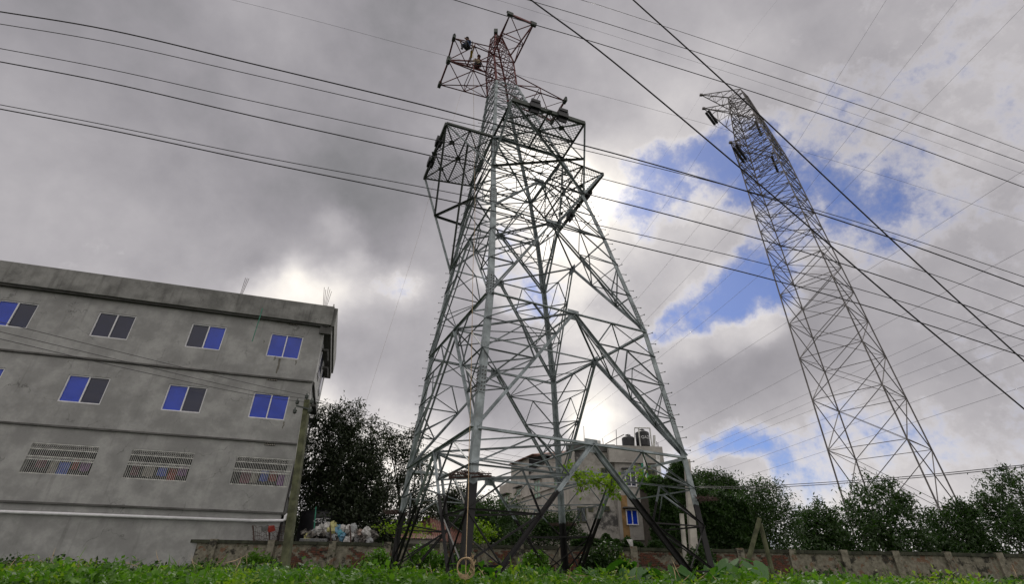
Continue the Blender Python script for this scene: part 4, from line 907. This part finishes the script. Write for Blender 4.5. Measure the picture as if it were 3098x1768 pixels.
# ------------------------------------------------------------------ creepers
def ivy_box(name, prof, Y0, Y1, n, size, mat, label, cat='creeper', zlow=.4, hang=0):
    # a mass of creeper over a fence or stump: profile of its top edge, given depth, leaves on its bulging skin
    P = [atY(px, py, Y0) for px, py in prof]; xs = np.array([p.x for p in P]); zs_ = np.array([p.z for p in P])
    x = RNG.uniform(xs[0], xs[-1], n); top = np.interp(x, xs, zs_)+.14*np.sin(x*5.1)+.1*np.sin(x*11+1)
    low = zlow if np.isscalar(zlow) else np.interp(x, xs, zlow)
    t = RNG.random(n); z = low+(top-low)*np.sqrt(t)
    bulge = .35*np.sin(x*2.1+z*1.7)+.25*np.sin(x*4.3-z*3.1)+.12*np.sin(z*9+x*5)
    y = Y0-.2-bulge*.5+RNG.random(n)*.25+(Y1-Y0)*np.clip((t-.85)/.15, 0, 1)*RNG.random(n)
    T = root(name, (float(xs.mean()), Y0, .4), label, cat)
    core = MB(); a = []
    m_ = 24; xx = np.linspace(xs[0]+.15, xs[-1]-.15, m_); tz = np.interp(xx, xs, zs_)-.3; lz = np.full(m_, zlow) if np.isscalar(zlow) else np.interp(xx, xs, zlow)+.1
    for k in range(m_-1): core.prism([Vector((xx[k], Y0+.35, lz[k])), Vector((xx[k+1], Y0+.35, lz[k+1])), Vector((xx[k+1], Y1, lz[k+1])), Vector((xx[k], Y1, lz[k]))], [Vector((xx[k], Y0+.35, tz[k])), Vector((xx[k+1], Y0+.35, tz[k+1])), Vector((xx[k+1], Y1, tz[k+1])), Vector((xx[k], Y1, tz[k]))])
    core.build('light_block', 'bark', T); leaves('foliage', np.stack([x, y, z], 1), size, mat, T, up=.15, aspect=.75); return T  # core is an added solid hidden in the leaves to block light
ivy_box('creeper_mass', [(1955,1450),(1990,1447),(2030,1455),(2060,1470),(2120,1480),(2180,1490),(2230,1497),(2252,1512),(2268,1560),(2300,1600),(2340,1660)], 31.0, 33.5, 90000, .12, 'leafmid', 'wide dark creeper covered mass behind the right tower foot')
ivy_box('creeper_column', [(2020,1440),(2028,1408),(2045,1400),(2065,1396),(2082,1402),(2092,1430)], 30.6, 31.8, 17000, .12, 'leafmid', 'tall narrow column of creeper beside the tall pale pole')
zl_ = [atY(1730+40*i, 1655, 29).z for i in range(9)]
ivy_box('hanging_creeper', [(1730,1636),(1780,1632),(1850,1632),(1900,1640),(1960,1655),(2010,1640),(2040,1600)], 29.0, 29.6, 22000, .11, 'leafmid', 'band of creeper trailing along below the stained flats', zlow=[atY(p[0], q, 29).z for p, q in (((1730,0),1660),((1780,0),1665),((1850,0),1672),((1900,0),1680),((1960,0),1672),((2010,0),1690),((2040,0),1700))])
ivy_box('rail_creeper', [(1930,1455),(1960,1443),(2000,1446),(2040,1455),(2080,1470)], 31.5, 32.0, 9000, .11, 'weed', 'lighter creeper spilling over the ledge at the right of the flats', zlow=[atY(p, q, 31.5).z for p, q in ((1930,1480),(1960,1500),(2000,1520),(2040,1540),(2080,1560))])
V = root('climbing_vine', atY(1790,1450,17), 'bright green vine trailing over the struts in front of the flats', 'vine'); P = []; mb = MB()
for a, b, n in (((1712,1425),(1810,1450),16), ((1740,1445),(1850,1470),20), ((1800,1455),(1895,1460),14), ((1838,1470),(1878,1500),10), ((1850,1450),(1842,1500),6), ((1755,1470),(1765,1490),4), ((1740,1440),(1730,1410),4), ((1920,1440),(1945,1425),5)):
    A, B = atY(*a, 19.5), atY(*b, 20.5); pts = smoothpts([A, lerp(A, B, .35)+Vector((0, 0, -.15)), lerp(A, B, .7)+Vector((0, 0, .1)), B], 5); mb.tube(pts, .012, 4)
    for k in range(n*9): P.append(np.array(lerp(A, B, random.random()))+RNG.normal(size=3)*np.array([.14, .2, .14]))
mb.build('stem', 'bark', V); leaves('foliage', np.array(P), .13, 'weed2', V, up=.3, aspect=.8)
V = root('wall_vine', atY(1450,1600,29.5), 'yellow green vine leaves hanging in front of the dark bushes beside the near leg', 'vine'); P = []; mb = MB()
for (a, b, n) in (((1440,1580),(1450,1650),14), ((1462,1595),(1470,1640),10), ((1425,1605),(1500,1612),12), ((1220,1600),(1310,1600),16), ((1150,1595),(1230,1610),12)):
    A, B = atY(*a, 29.5), atY(*b, 29.5); mb.tube([A, B], .015, 4)
    for k in range(n*16): P.append(np.array(lerp(A, B, random.random()))+RNG.normal(size=3)*np.array([.22, .2, .18]))
mb.build('stem', 'bark', V); leaves('foliage', np.array(P), .14, 'weed2', V, up=.2, aspect=.7)
# ------------------------------------------------------------------ weeds in the field
def field(name, n, y0, y1, hmin, hmax, size, mat, asp, up, thr=None, seed=0):
    y = np.sqrt(RNG.random(n)*(y1**2-y0**2)+y0**2); x = (RNG.random(n)*2-1)*(y*1.1+1)
    hh = hmin+(hmax-hmin)*(.5+.25*np.sin(x*.9+seed)*np.cos(y*.8+seed*2)+.25*np.sin(x*2.3+y*1.7+seed)*np.cos(y*2.9-x)+.18*np.sin(x*6.1-y*3+seed)*np.sin(y*7.3+x*2))
    g_ = np.array([gz(a, b) for a, b in zip(x[:1], y[:1])]); t = np.clip((y-3)/9, 0, 1); g_ = .5*t*t*(3-2*t)
    z = g_+hh*(1-.55*RNG.random(n)**1.8); P = np.stack([x, y, z], 1)
    if thr is not None: P = P[(np.sin(x*1.3+seed)*np.cos(y*1.1+seed*3)+.6*np.sin(x*3.1+y*2)) > thr]
    P = clump(P, 9, .09)
    o = leaves(name, P, size, mat, None, up=up, aspect=asp, kind='stuff'); return o
one(field('ground_cover', 170000, 11, 28, .3, 1.08, .13, 'weed', .75, .5), 'thick bright green weeds covering the field around the tower feet', 'weeds')
one(field('ground_cover', 80000, 11, 27.6, .4, 1.22, .11, 'weed2', .6, .4, .35, 2), 'yellowish green bushy weeds in patches through the field', 'weeds')
one(field('ground_cover', 40000, 20, 27.8, .6, 1.3, .15, 'leafmid', .8, .4, .1, 4), 'darker weeds growing along the foot of the wall', 'weeds')
one(leaves('tall_grass', clump(np.stack([(RNG.random(9000)*2-1)*24, RNG.uniform(12, 27, 9000), RNG.uniform(.9, 1.35, 9000)], 1), 14, .10), .5, 'weed', None, up=-.3, aspect=.05, kind='stuff'), 'thin grass blades sticking up between the weeds', 'grass')
one(leaves('dead_stems', clump(np.stack([(RNG.random(2500)*2-1)*24, RNG.uniform(12, 27, 2500), RNG.uniform(.9, 1.4, 2500)], 1), 8, .15), .45, 'rope', None, up=-.3, aspect=.04, kind='stuff'), 'dry straw coloured stems scattered in the weeds', 'dead stems')
def taro(c, n, s_, label):
    T = root('taro_plant', c, label, 'plant', 'broad leaved taro plants in the weeds'); rr = random.Random(int(c.x*100)+int(c.y*7)); st = MB()
    for k in range(n):
        az = rr.uniform(0, 6.28); L = s_*rr.uniform(.7, 1.15); hgt = rr.uniform(.75, 1.1)*s_*1.5; tip = c+Vector((math.cos(az)*s_*.55, math.sin(az)*s_*.55, hgt)); st.tube(smoothpts([c, lerp(c, tip, .6)+Z*.15, tip], 3), .015, 4)
        d = Vector((math.cos(az), math.sin(az), -rr.uniform(.25, .9))).normalized(); sd_ = d.cross(Z).normalized(); up2 = sd_.cross(d)
        out = [(-.28, .12), (-.42, .30), (-.2, .46), (.15, .48), (.5, .33), (.85, .1), (1.0, 0)]
        V_ = [tip, tip+d*L*.5+up2*(-.0), tip+d*L]; vl = [tip+d*L*x+sd_*L*y*.85+up2*L*(.10*y) for x, y in out[:-1]]; vr = [tip+d*L*x-sd_*L*y*.85+up2*L*(.10*y) for x, y in out[:-1]]
        mb = MB(); mb.add(V_+vl+vr, [(0, 3, 4), (0, 4, 5), (0, 5, 6, 1), (1, 6, 7), (1, 7, 8), (1, 8, 2), (0, 10, 9), (0, 11, 10), (0, 1, 12, 11), (1, 13, 12), (1, 14, 13), (1, 2, 14)]); mb.build('leaf', 'taro', T, True)
    st.build('stem', 'weed', T)
TL = [(785,1735,19,'taro plant at the left below the barred veranda'),(815,1718,24,'taro clump close to the wall below the waste pipe'),(905,1748,17,'taro plant in front of the wall pillar at the left'),(985,1740,20,'taro plant with a pale upright leaf below the rubbish heap'),(1060,1752,17,'taro plant left of the left tower foot'),(1130,1745,18,'taro plant beside the left tower foot'),(1290,1738,18,'taro plant between the left foot and the near leg'),(1345,1730,17,'taro plant just left of the near leg'),(1450,1732,17,'taro plant just right of the near leg'),(1500,1738,19,'taro plant under the near leg brace'),(1600,1730,20,'taro plant between the near leg and the far foot'),(1660,1742,17,'taro plant left of the far foot'),(1760,1742,18,'taro plant right of the far foot'),(1905,1720,20,'broad taro plant in front of the middle of the wall'),(1960,1735,18,'taro plant under the white hanging scrap'),(2040,1745,17,'taro plant left of the right tower foot'),(2180,1722,19,'taro plant right of the right tower foot'),(2225,1712,21,'big leaved taro plant by the leaning poles'),(2265,1725,19,'taro plant at the right edge by the leaning poles'),(2200,1745,16,'lowest taro plant near the right edge')]
for px, py, Y, lab in TL:
    c = atY(px, py, Y); h_ = c.z-gz(c.x, Y); c.z = gz(c.x, Y); taro(c, 6, max(.45, h_/1.5), lab)
for k in range(26):
    Y = random.uniform(14, 24); x = random.choice((-1, 1))*random.uniform(.62, 1.0)*Y; taro(Vector((x, Y, gz(x, Y))), 5, random.uniform(.5, .66), 'broad leaved taro plant standing in the open weeds, away from the tower')
# bushes leaning on the wall
for px, py, r_, mt, lab in ((1140,1700,.6,'weed','leafy bush against the wall left of the left foot'),(1275,1690,.6,'weed','leafy bush against the wall inside the left foot'),(1315,1710,.55,'weed','low bush against the wall near the near leg'),(1395,1700,.5,'leafmid','small dark bush by the near leg'),(1620,1700,.55,'weed','bush against the brick wall centre'),(1840,1690,.75,'leafmid','grey green bush against the wall below the flats'),(1800,1705,.6,'leafmid','low dark bush left of the grey green one'),(1870,1722,.55,'weed2','yellow green bush in front of the wall below the flats'),(2120,1690,.6,'leafmid','bush at the foot of the pale poles'),(775,1705,.6,'weed','bush in the left corner at the wall')):
    Y = 25.5; c = atY(px, py, Y); bs = root('bush', (c.x, c.y, .5), lab, 'bush', 'bushes along the foot of the wall'); st = MB(); bl = [(tuple(c), (r_, r_*.7, r_*.8)), (tuple(c+Vector((-.4*r_, 0, -.6*r_))), (r_*.9, r_*.7, r_*.7)), (tuple(c+Vector((.5*r_, 0, -.7*r_))), (r_*.8, r_*.7, r_*.7))]
    for q, _ in bl: st.tube([Vector((c.x, c.y, .45)), Vector(q)], [.03, .01], 4)
    st.build('stem', 'bark', bs); leaves('foliage', clump(crown_pts(bl, 2600), 10, .08), .14, mt, bs, up=.3, aspect=.6)
cl = MB(); c = atY(1901, 1640, 28.6); cl.add([c+Vector((-.1, 0, .1)), c+Vector((.22, -.04, .1)), c+Vector((.24, .02, -.55)), c+Vector((.12, -.05, -.35)), c+Vector((.0, -.08, -.1))], [(0, 1, 4), (1, 3, 4), (1, 2, 3)]); one(cl.build('plastic_scrap', 'bag0'), 'white plastic scrap hanging from the creeper below the flats', 'scrap')
# ------------------------------------------------------------------ overhead lines
def cable(pts, r, label, mat='cable', n=6, grp=None, name='cable', ext=(0, 0)):
    P = smoothpts([atY(x, y, Y) for x, y, Y in pts], 8)
    if name == 'cable' and ext == (0, 0): ext = (22, 22)      # the spans run on past the view
    if ext[0]: P = [P[0]+(P[0]-P[2]).normalized()*ext[0]]+P
    if ext[1]: P = P+[P[-1]+(P[-1]-P[-3]).normalized()*ext[1]]
    mb = MB(); mb.tube(P, r*(1.25 if name == 'cable' else 1), n); return one(mb.build(name, mat, None, True), label, 'cable' if name == 'cable' else 'wire', grp)
G = 'dark service cables crossing in front of the tower'
cable([(-60,25,8.2),(330,90,8.5),(761,192,9),(1250,310,9.6),(1497,375,10),(1850,462,10.5),(2298,591,11.2),(2700,722,12),(3160,890,13)], .0145, 'thick cable, uppermost of those crossing from the left edge above the left deck', grp=G)
cable([(-60,62,8.2),(330,128,8.5),(761,225,9),(1305,350,9.7),(1415,375,10),(1850,474,10.5),(2298,588,11),(2700,705,12),(3160,860,13)], .0085, 'thinner cable running just below the uppermost left cable', grp=G)
cable([(-60,135,8.4),(330,209,8.8),(761,305,9.2),(1250,410,9.8),(1486,457,10),(1850,548,10.6),(2298,669,11.3),(2700,790,12),(3160,950,13)], .0085, 'thin cable crossing the left deck at its upper corner', grp=G)
cable([(-60,175,8.4),(330,250,8.8),(761,350,9.2),(1250,459,9.8),(1486,515,10),(1772,586,10.5),(2298,724,11.3),(2700,848,12),(3160,1010,13)], .0125, 'thick cable crossing the middle of the left deck', grp=G)
cable([(-60,305,8.6),(330,380,8.9),(761,469,9.4),(1250,561,10),(1483,608,10.2),(1850,691,10.8),(2298,795,11.5),(2700,905,12),(3160,1050,13)], .0085, 'thin cable, second lowest, below the left deck', grp=G)
cable([(-60,318,8.6),(330,393,8.9),(761,485,9.4),(1250,585,10),(1481,636,10.2),(1744,702,10.6),(1850,727,10.8),(2298,837,11.5),(2700,950,12),(3160,1100,13)], .0125, 'thick cable, lowest of those crossing the tower', grp=G)
G2 = 'dark cables crossing the top right corner'
cable([(1180,-62,10),(1378,0,10.3),(1540,50,10.6),(1614,73,10.7),(1850,143,11),(2298,284,11.8),(2700,420,12.5),(3160,590,13.5)], .011, 'cable passing right behind the topmost red arm tips', grp=G2)
cable([(1400,-60,10),(1600,0,10.3),(1850,75,11),(2298,219,11.8),(2700,352,12.5),(3160,515,13.5)], .009, 'cable entering at the top edge just right of the tower top', grp=G2)
cable([(1550,-65,10),(1762,0,10.3),(1850,27,11),(2298,174,11.8),(2700,310,12.5),(3160,480,13.5)], .007, 'cable nearest the top right corner of the picture', grp=G2)
cable([(1300,-62,14),(1508,0,14.3),(1677,52,14.6),(1850,106,15),(2298,249,16),(2700,385,17),(3160,550,18)], .004, 'hair thin wire between the two top right cables', grp=G2)
cable([(1480,-108,6),(1608,0,6.4),(1850,182,7),(2298,558,8.4),(2700,905,9.5),(3160,1290,11)], .013, 'steep thick cable slanting from the top centre to the right edge')
cable([(1800,-110,6),(1917,0,6.4),(2100,165,7),(2298,348,7.8),(2700,728,9),(3160,1150,10.5)], .0125, 'steep thick cable slanting across the top right corner near the pylon')
cable([(-60,-180,16),(761,13,18),(1250,142,19),(1490,206,20),(1566,226,20.3),(1850,297,21),(2225,400,22.5),(2700,540,24),(3160,690,26)], .0055, 'hair thin wire passing behind the red tower top')
# service wires from the mossy pole towards the stained flats
G3 = 'thin service wires from the mossy utility pole'
for k, (y0, y1, y2) in enumerate(((1209, 1301, 1394), (1216, 1318, 1409), (1226, 1336, 1420))):
    cable([(955, y0, 24.5), (1253, y1, 28), (1460, (y1+y2)/2+14, 31), (1700, y2+12, 36)], .012, ['top', 'middle', 'lowest'][k]+' of the three service wires running right from the mossy pole', 'wire', 5, G3, 'wire')
    cable([(-60, [960, 990, 1012][k], 15), (400, [1075, 1100, 1120][k], 19), (761, [1163, 1184, 1196][k], 22.5), (932, [1198, 1208, 1218][k], 24.3)], .010, ['top', 'middle', 'lowest'][k]+' of the three service wires coming from the left to the mossy pole', 'cable', 5, G3, 'wire', (20, 0))
# conductors of the high voltage line sloping away behind the tower
G4 = 'high voltage conductors sloping away to the lower left'
CD = [((2170,379,56),(2048,568,62),(1879,799,72),(1640,1090,92),(1330,1400,150),(1200,1500,220)),
((2258,496,56),(2206,569,58),(1925,910,72),(1700,1160,95),(1400,1420,150),(1230,1520,220)),
((2420,420,48),(2298,599,55),(1949,976,70),(1720,1210,92),(1450,1420,150),(1260,1540,220)),
((2500,500,48),(2298,745,55),(1978,1038,70),(1750,1240,92),(1500,1420,150),(1290,1550,220)),
((2520,610,48),(2298,832,55),(1995,1083,70),(1800,1235,92),(1560,1420,150),(1320,1560,220)),
((2600,835,48),(2298,1029,58),(2081,1168,68),(1805,1337,95),(1600,1460,160),(1450,1540,220)),
((2700,970,48),(2298,1186,60),(2066,1304,72),(1900,1385,95),(1700,1480,160),(1500,1570,220)),
((2700,1075,48),(2298,1258,62),(2083,1356,75),(1900,1440,100),(1750,1510,160),(1550,1590,220)),
((2700,1110,48),(2298,1284,62),(2083,1374,75),(1950,1430,100),(1800,1500,160),(1600,1590,220)),
((2700,1150,48),(2298,1304,62),(2090,1400,75),(1950,1460,100),(1850,1510,160),(1700,1590,220)),
((2700,1190,48),(2298,1343,62),(2105,1414,75),(1980,1460,100),(1880,1500,160),(1700,1590,220)),
((2700,1240,48),(2298,1385,62),(2110,1447,75),(2000,1485,100),(1900,1520,160),(1750,1590,220)),
((2700,1300,48),(2298,1430,62),(2165,1467,75),(2050,1500,100),(1950,1540,160),(1850,1590,220))]
for k, p in enumerate(CD): cable(p, .016 if k < 7 else .013, 'hair thin conductor, '+['first (topmost, from the upper insulators)', 'second (from the lower insulators)', 'third', 'fourth', 'fifth', 'sixth', 'seventh', 'eighth', 'ninth', 'tenth', 'eleventh', 'twelfth', 'thirteenth and lowest'][k]+' counted down the right edge', 'wire', 4, G4, 'wire', (0 if k < 2 else 70, 0))
cable([(2450,-120,46),(2298,65,50),(2210,175,54),(2121,287,57),(2010,470,66),(1850,690,78),(1500,1180,110)], .007, 'faint earth wire passing the tip of the distant pylon', 'wire', 4, None, 'wire')
for k, y in enumerate((1472, 1478)): cable([(2115,1474+k*4,26.5),(2298,y,24),(2700,y-25,20),(3160,y-70,17)], .014, ['upper', 'lower'][k]+' of two dark wires leaving the tall pale pole to the right', 'cable', 5, 'two wires from the tall pale pole', 'wire')
# ------------------------------------------------------------------ distant pylon, upper right
YD = 55
ax_t, ax_b = atY(2232, 293, YD), atY(2800, 1700, YD); ax_b.z = .5
PY = root('distant_pylon', ax_b, 'rusty lattice pylon with pairs of dark insulators at the upper right', 'pylon')
M['pylon'] = simple('rust tinged galvanised steel', (.13, .12, .12), .6, .1, .35, 1.2)
ya = R(38); e1 = Vector((math.cos(ya), math.sin(ya), 0)); e2 = Vector((-math.sin(ya), math.cos(ya), 0))
HT = ax_t.z-ax_b.z
def pc(h, i):
    f = h/HT; w = (2.2+(1-f)*14 if f > .8 else 5.0+(.8-f)*4)*.5; c = lerp(ax_b, ax_t, f); s_ = ((-1, -1), (1, -1), (1, 1), (-1, 1))[i]; return c+e1*s_[0]*w+e2*s_[1]*w
def pa(n, p, q, w, par=None): mb = MB(); mb.bar(p, q, w, w*.6); return mb.build(n, 'pylon', par or PY)
hs = [0]; 
while hs[-1] < HT-1.0: hs.append(min(HT, hs[-1]+max(1.5, (1-hs[-1]/HT)*7)))
for i in range(4):
    mb = MB(); mb.tube([pc(h, i) for h in hs], .10, 4); mb.build('leg', 'pylon', PY)
for a, b in zip(hs[:-1], hs[1:]):
    for i in range(4):
        j = (i+1) % 4; pa('lattice_bar', pc(a, i), pc(b, j), .09); pa('lattice_bar', pc(a, j), pc(b, i), .09); pa('lattice_bar', pc(b, i), pc(b, j), .09)
def parm(tip, h0, h1, sgn, ins):
    A = [pc(h0, 0 if sgn < 0 else 1), pc(h0, 3 if sgn < 0 else 2), pc(h1, 0 if sgn < 0 else 1), pc(h1, 3 if sgn < 0 else 2)]
    mb = MB(); mb.box(tip, (.2, .18, .14)); D = mb.build('crossarm', 'pylon', PY)
    for p in A: pa('chord', tip, p, .12, D)
    for t in (.25, .5, .75):
        q = [lerp(tip, p, t) for p in A]; pa('arm_brace', q[0], q[1], .07, D); pa('arm_brace', q[2], q[3], .07, D); pa('arm_brace', q[0], q[2], .07, D); pa('arm_brace', q[1], q[3], .07, D)
        q2 = [lerp(tip, p, t+.22) for p in A]; pa('arm_brace', q[0], q2[1], .06, D); pa('arm_brace', q[0], q2[2], .06, D); pa('arm_brace', q[1], q2[3], .06, D)
    for a, b in ins:
        d = b-a; mb = MB(); n = 22; P = []; rr_ = []
        for k in range(n*2+1): P.append(a+d*(k/(n*2))); rr_.append(.2 if k % 2 else .1)
        mb.tube(P, rr_, 10); o = mb.build('insulator_string', 'tank', D)
        mb = MB(); mb.tube([b, b+Vector((.1, 0, -.35)), b+d.normalized()*.5], .04, 4); mb.build('clamp', 'pylon', D)
hh = lambda py: (lerp(ax_b, ax_t, 0).z, 0) and ((atY(2232+(py-293)*.404, py, YD).z-ax_b.z))
parm(atY(2121,287,YD-2), hh(330), HT, -1, [])
parm(atY(2129,328,YD-2), hh(400), hh(335), -1, [(atY(2136,341,YD-2), atY(2163,377,YD-2.5)), (atY(2143,335,YD-2), atY(2170,372,YD-2.5))])
parm(atY(2210,431,YD-2), hh(520), hh(440), -1, [(atY(2219,447,YD-2), atY(2251,491,YD-2.5)), (atY(2227,439,YD-2), atY(2258,483,YD-2.5))])
tR = lambda py, L: lerp(ax_b, ax_t, (atY(2232+(py-293)*.404, py, YD).z-ax_b.z)/HT)+e1*L
parm(tR(330, 4.2), hh(370), hh(315), 1, [(tR(330, 4.2)-Z*.2, tR(330, 4.6)-Z*3)]); parm(tR(430, 5), hh(490), hh(420), 1, [(tR(430, 5)-Z*.2, tR(430, 5.4)-Z*3)])
# spiral markers on the conductors near the pylon
# ------------------------------------------------------------------ rope and hauling lines on the tower
mb = MB(); pts = [atY(1433,165,atZ(1433,165,ZH).y-.3)]
hoist = atZ(1431,130,ZH)
rp = [hoist]+[atY(x, y, Y) for x, y, Y in ((1434,400,20),(1437,625,16.5),(1431,810,14.6),(1428,1002,13.4),(1426,1100,12.9),(1423,1242,12.4),(1418,1400,11.9),(1417,1489,11.6),(1412,1620,11.4),(1408,1768,11.3))]
rp = smoothpts(rp, 5); mb = MB(); mb.tube(rp, .0095, 5); one(mb.build('hauling_rope', 'rope', None, True), 'pale rope hanging from the red arm down the near leg', 'rope')
RC = root('rope_coil', atY(1405,1715,11.4), 'hemp rope coil tied in loops low on the near leg', 'rope coil')
for k in range(5):
    mb = MB(); c = atY(1406+k*.9, 1716+k*1.2, 11.35-.02*k); r_ = .135+.01*k
    P = [c+Vector((math.cos(t)*r_*1.0+.012*math.sin(3*t+k), .03*math.sin(2*t+k), math.sin(t)*r_*1.08)) for t in np.linspace(0, 2*math.pi, 28)]; mb.tube(P, .0095, 5); mb.build('loop', 'rope', RC, True)
mb = MB(); c = atY(1424, 1705, 11.3); rg = random.Random(2)
for k in range(14): a = c+Vector((rg.uniform(-.02, .05), rg.uniform(-.03, .03), rg.uniform(-.13, .13))); mb.tube([a, a+Vector((rg.uniform(-.05, .06), 0, rg.uniform(-.08, .08))), a+Vector((rg.uniform(-.02, .06), rg.uniform(-.03, .03), rg.uniform(-.14, .02)))], .011, 5)
mb.build('knot', 'rope', RC, True)
cable([(1398,270,26),(1368,373,25),(1299,597,27),(1265,720,28),(1190,960,30),(1110,1210,32),(1085,1290,33)], .005, 'hair thin tag line slanting from the red arm down to the dark tree', 'rope', 4, None, 'wire')
TK = root('pulley_tackle', atZ(1432,140,ZH), 'small yellow pulley tackle hanging under the red arm', 'pulley'); mb = MB(); a, b = atZ(1427,150,ZH)-Z*.1, atZ(1426,166,ZH)-Z*.25
mb.bar(a, b, .12, .08, Vector((0, -1, 0))); mb.build('block', 'yellow', TK); mb = MB(); mb.tube([a+Z*.9, a+Z*.2, a], .03, 5); mb.tube([b, b-Z*.3, b-Z*.35+Vector((.12, 0, 0)), b-Z*.2+Vector((.15, 0, 0))], .03, 5); mb.build('hook', 'darksteel', TK)
# ------------------------------------------------------------------ two riggers on the red arm
def person(loc, rz, J, rad, tilt, shirt, label):
    P = root('person', loc, label, 'person'); mt = Matrix.Rotation(rz, 3, 'Z') @ Matrix.Rotation(tilt, 3, 'X')
    names = list(J); idx = {n: i for i, n in enumerate(names)}
    E_ = [('pelvis','chest'),('chest','neck'),('neck','head'),('pelvis','hipL'),('hipL','kneeL'),('kneeL','footL'),('footL','toeL'),('pelvis','hipR'),('hipR','kneeR'),('kneeR','footR'),('footR','toeR'),('chest','shL'),('shL','elL'),('elL','haL'),('chest','shR'),('shR','elR'),('elR','haR')]
    for s in 'LR':
        d = (J['ha'+s]-J['el'+s]).normalized(); sd_ = d.cross(Vector((1, .2, .3))).normalized()
        for k in range(5):
            n1_, n2_ = 'f%s%da' % (s, k), 'f%s%db' % (s, k); base = J['ha'+s]; o_ = sd_*(.022*(k-2))
            L = (.05, .075, .08, .072, .055)[k]; J[n1_] = base+o_+d*L*.6; J[n2_] = J[n1_]+(d+Vector((0, .5, -.5))).normalized()*L*.6; rad[n1_] = .010; rad[n2_] = .008; E_ += [('ha'+s, n1_), (n1_, n2_)]
    names = list(J); idx = {n: i for i, n in enumerate(names)}
    me = bpy.data.meshes.new('body'); me.from_pydata([tuple(mt@J[n]) for n in names], [(idx[a], idx[b]) for a, b in E_], [])
    o = bpy.data.objects.new('body_cage', me); COL.objects.link(o); o.modifiers.new('s', 'SKIN'); sv = me.skin_vertices[0].data
    for n in names: q = rad[n]; sv[idx[n]].radius = (q, q) ; sv[idx[n]].use_root = (n == 'pelvis')
    m_ = o.modifiers.new('u', 'SUBSURF'); m_.levels = 2; m_.render_levels = 2
    dg = bpy.context.evaluated_depsgraph_get(); me2 = bpy.data.meshes.new_from_object(o.evaluated_get(dg)); bpy.data.objects.remove(o)
    me2.materials.clear()
    for m3 in ('skin', shirt, 'trouser', 'hair'): me2.materials.append(M[m3])
    inv = mt.inverted()
    def near(p):
        best = min(((p-(J[a].lerp(J[b], max(0, min(1, (p-J[a]).dot(J[b]-J[a])/(J[b]-J[a]).length_squared))))).length, (a, b)) for a, b in E_); return best[1]
    for f in me2.polygons:
        c = inv@f.center; a, b = near(c)
        k = 0
        if b in ('chest', 'neck', 'shL', 'shR', 'elL', 'elR'): k = 1
        elif b[:3] in ('hip', 'kne', 'foo'): k = 2
        elif b[:3] == 'toe': k = 3
        if b == 'neck' and c.z > J['neck'].z-.02: k = 0
        f.material_index = k; f.use_smooth = True
    me2.name = 'body'; b_ = bpy.data.objects.new('body', me2); COL.objects.link(b_); b_.parent = P
    hd = J['head']+Vector((0, .0, .02))
    hm = MB(); pr = [(.0, .13), (.05, .125), (.085, .09), (.1, .03), (.098, -.02)]
    hm.tube([mt@(hd+Vector((0, -.01, z))) for r_, z in pr[::-1]], [r_+.012 for r_, z in pr[::-1]], 12); h_ = hm.build('hair', 'hair', None, True); h_.parent = P
    nz = MB(); nz.tube([mt@(hd+Vector((0, .09, .0))), mt@(hd+Vector((0, .125, -.04)))], [.008, .016], 6); n_ = nz.build('nose', 'skin', None, True); n_.parent = P
    for s in (-1, 1):
        ey = MB(); c = mt@(hd+Vector((.035*s, .088, .01))); ey.tube([c-Vector((0, 0, .008)), c+Vector((0, 0, .008))], .010, 6); q = ey.build('eye', 'hair', None); q.parent = P
        er = MB(); c = hd+Vector((.098*s, 0, -.01)); er.tube([mt@(c+Vector((0, 0, -.025))), mt@(c+Vector((.012*s, 0, .025)))], [.012, .018], 6); q = er.build('ear', 'skin', None, True); q.parent = P
    mo = MB(); mo.bar(mt@(hd+Vector((-.025, .097, -.065))), mt@(hd+Vector((.025, .097, -.065))), .012, .01); q = mo.build('mouth', 'cloth1', None); q.parent = P
    return P
V_ = Vector
RAD = dict(pelvis=.15, chest=.17, neck=.06, head=.105, hipL=.10, kneeL=.068, footL=.045, toeL=.035, hipR=.10, kneeR=.068, footR=.045, toeR=.035, shL=.07, elL=.048, haL=.038, shR=.07, elR=.048, haR=.038)
sit = dict(pelvis=V_((0, 0, .12)), chest=V_((0, .08, .52)), neck=V_((0, .12, .66)), head=V_((0, .17, .82)), hipL=V_((-.1, .03, .10)), kneeL=V_((-.16, .44, .16)), footL=V_((-.15, .42, -.28)), toeL=V_((-.16, .56, -.33)), hipR=V_((.1, .03, .10)), kneeR=V_((.17, .42, .10)), footR=V_((.12, .36, -.34)), toeR=V_((.13, .50, -.39)), shL=V_((-.19, .09, .54)), elL=V_((-.27, .28, .32)), haL=V_((-.14, .48, .34)), shR=V_((.19, .09, .54)), elR=V_((.3, .26, .38)), haR=V_((.32, .46, .55)))
lean = dict(sit); lean.update(chest=V_((0, .26, .42)), neck=V_((0, .36, .50)), head=V_((0, .47, .60)), shL=V_((-.19, .28, .44)), shR=V_((.19, .28, .44)), elL=V_((-.22, .48, .24)), haL=V_((-.12, .62, .05)), elR=V_((.24, .48, .26)), haR=V_((.14, .62, .03)))
m1, m2, tp, tq = armH
b1_ = lerp(tp, RG['H'][0], .36); person(b1_-Z*.55, R(150), {k: v.copy() for k, v in sit.items()}, dict(RAD), 0, 'bluecloth', 'man in a blue shirt sitting on the upper red arm, feet hanging')
b2_ = lerp(tq, RG['H'][3], .76); person(b2_+Z*.02, R(200), {k: v.copy() for k, v in lean.items()}, dict(RAD), 0, 'cream', 'man in a cream shirt bending down on the red arm closer to the mast')
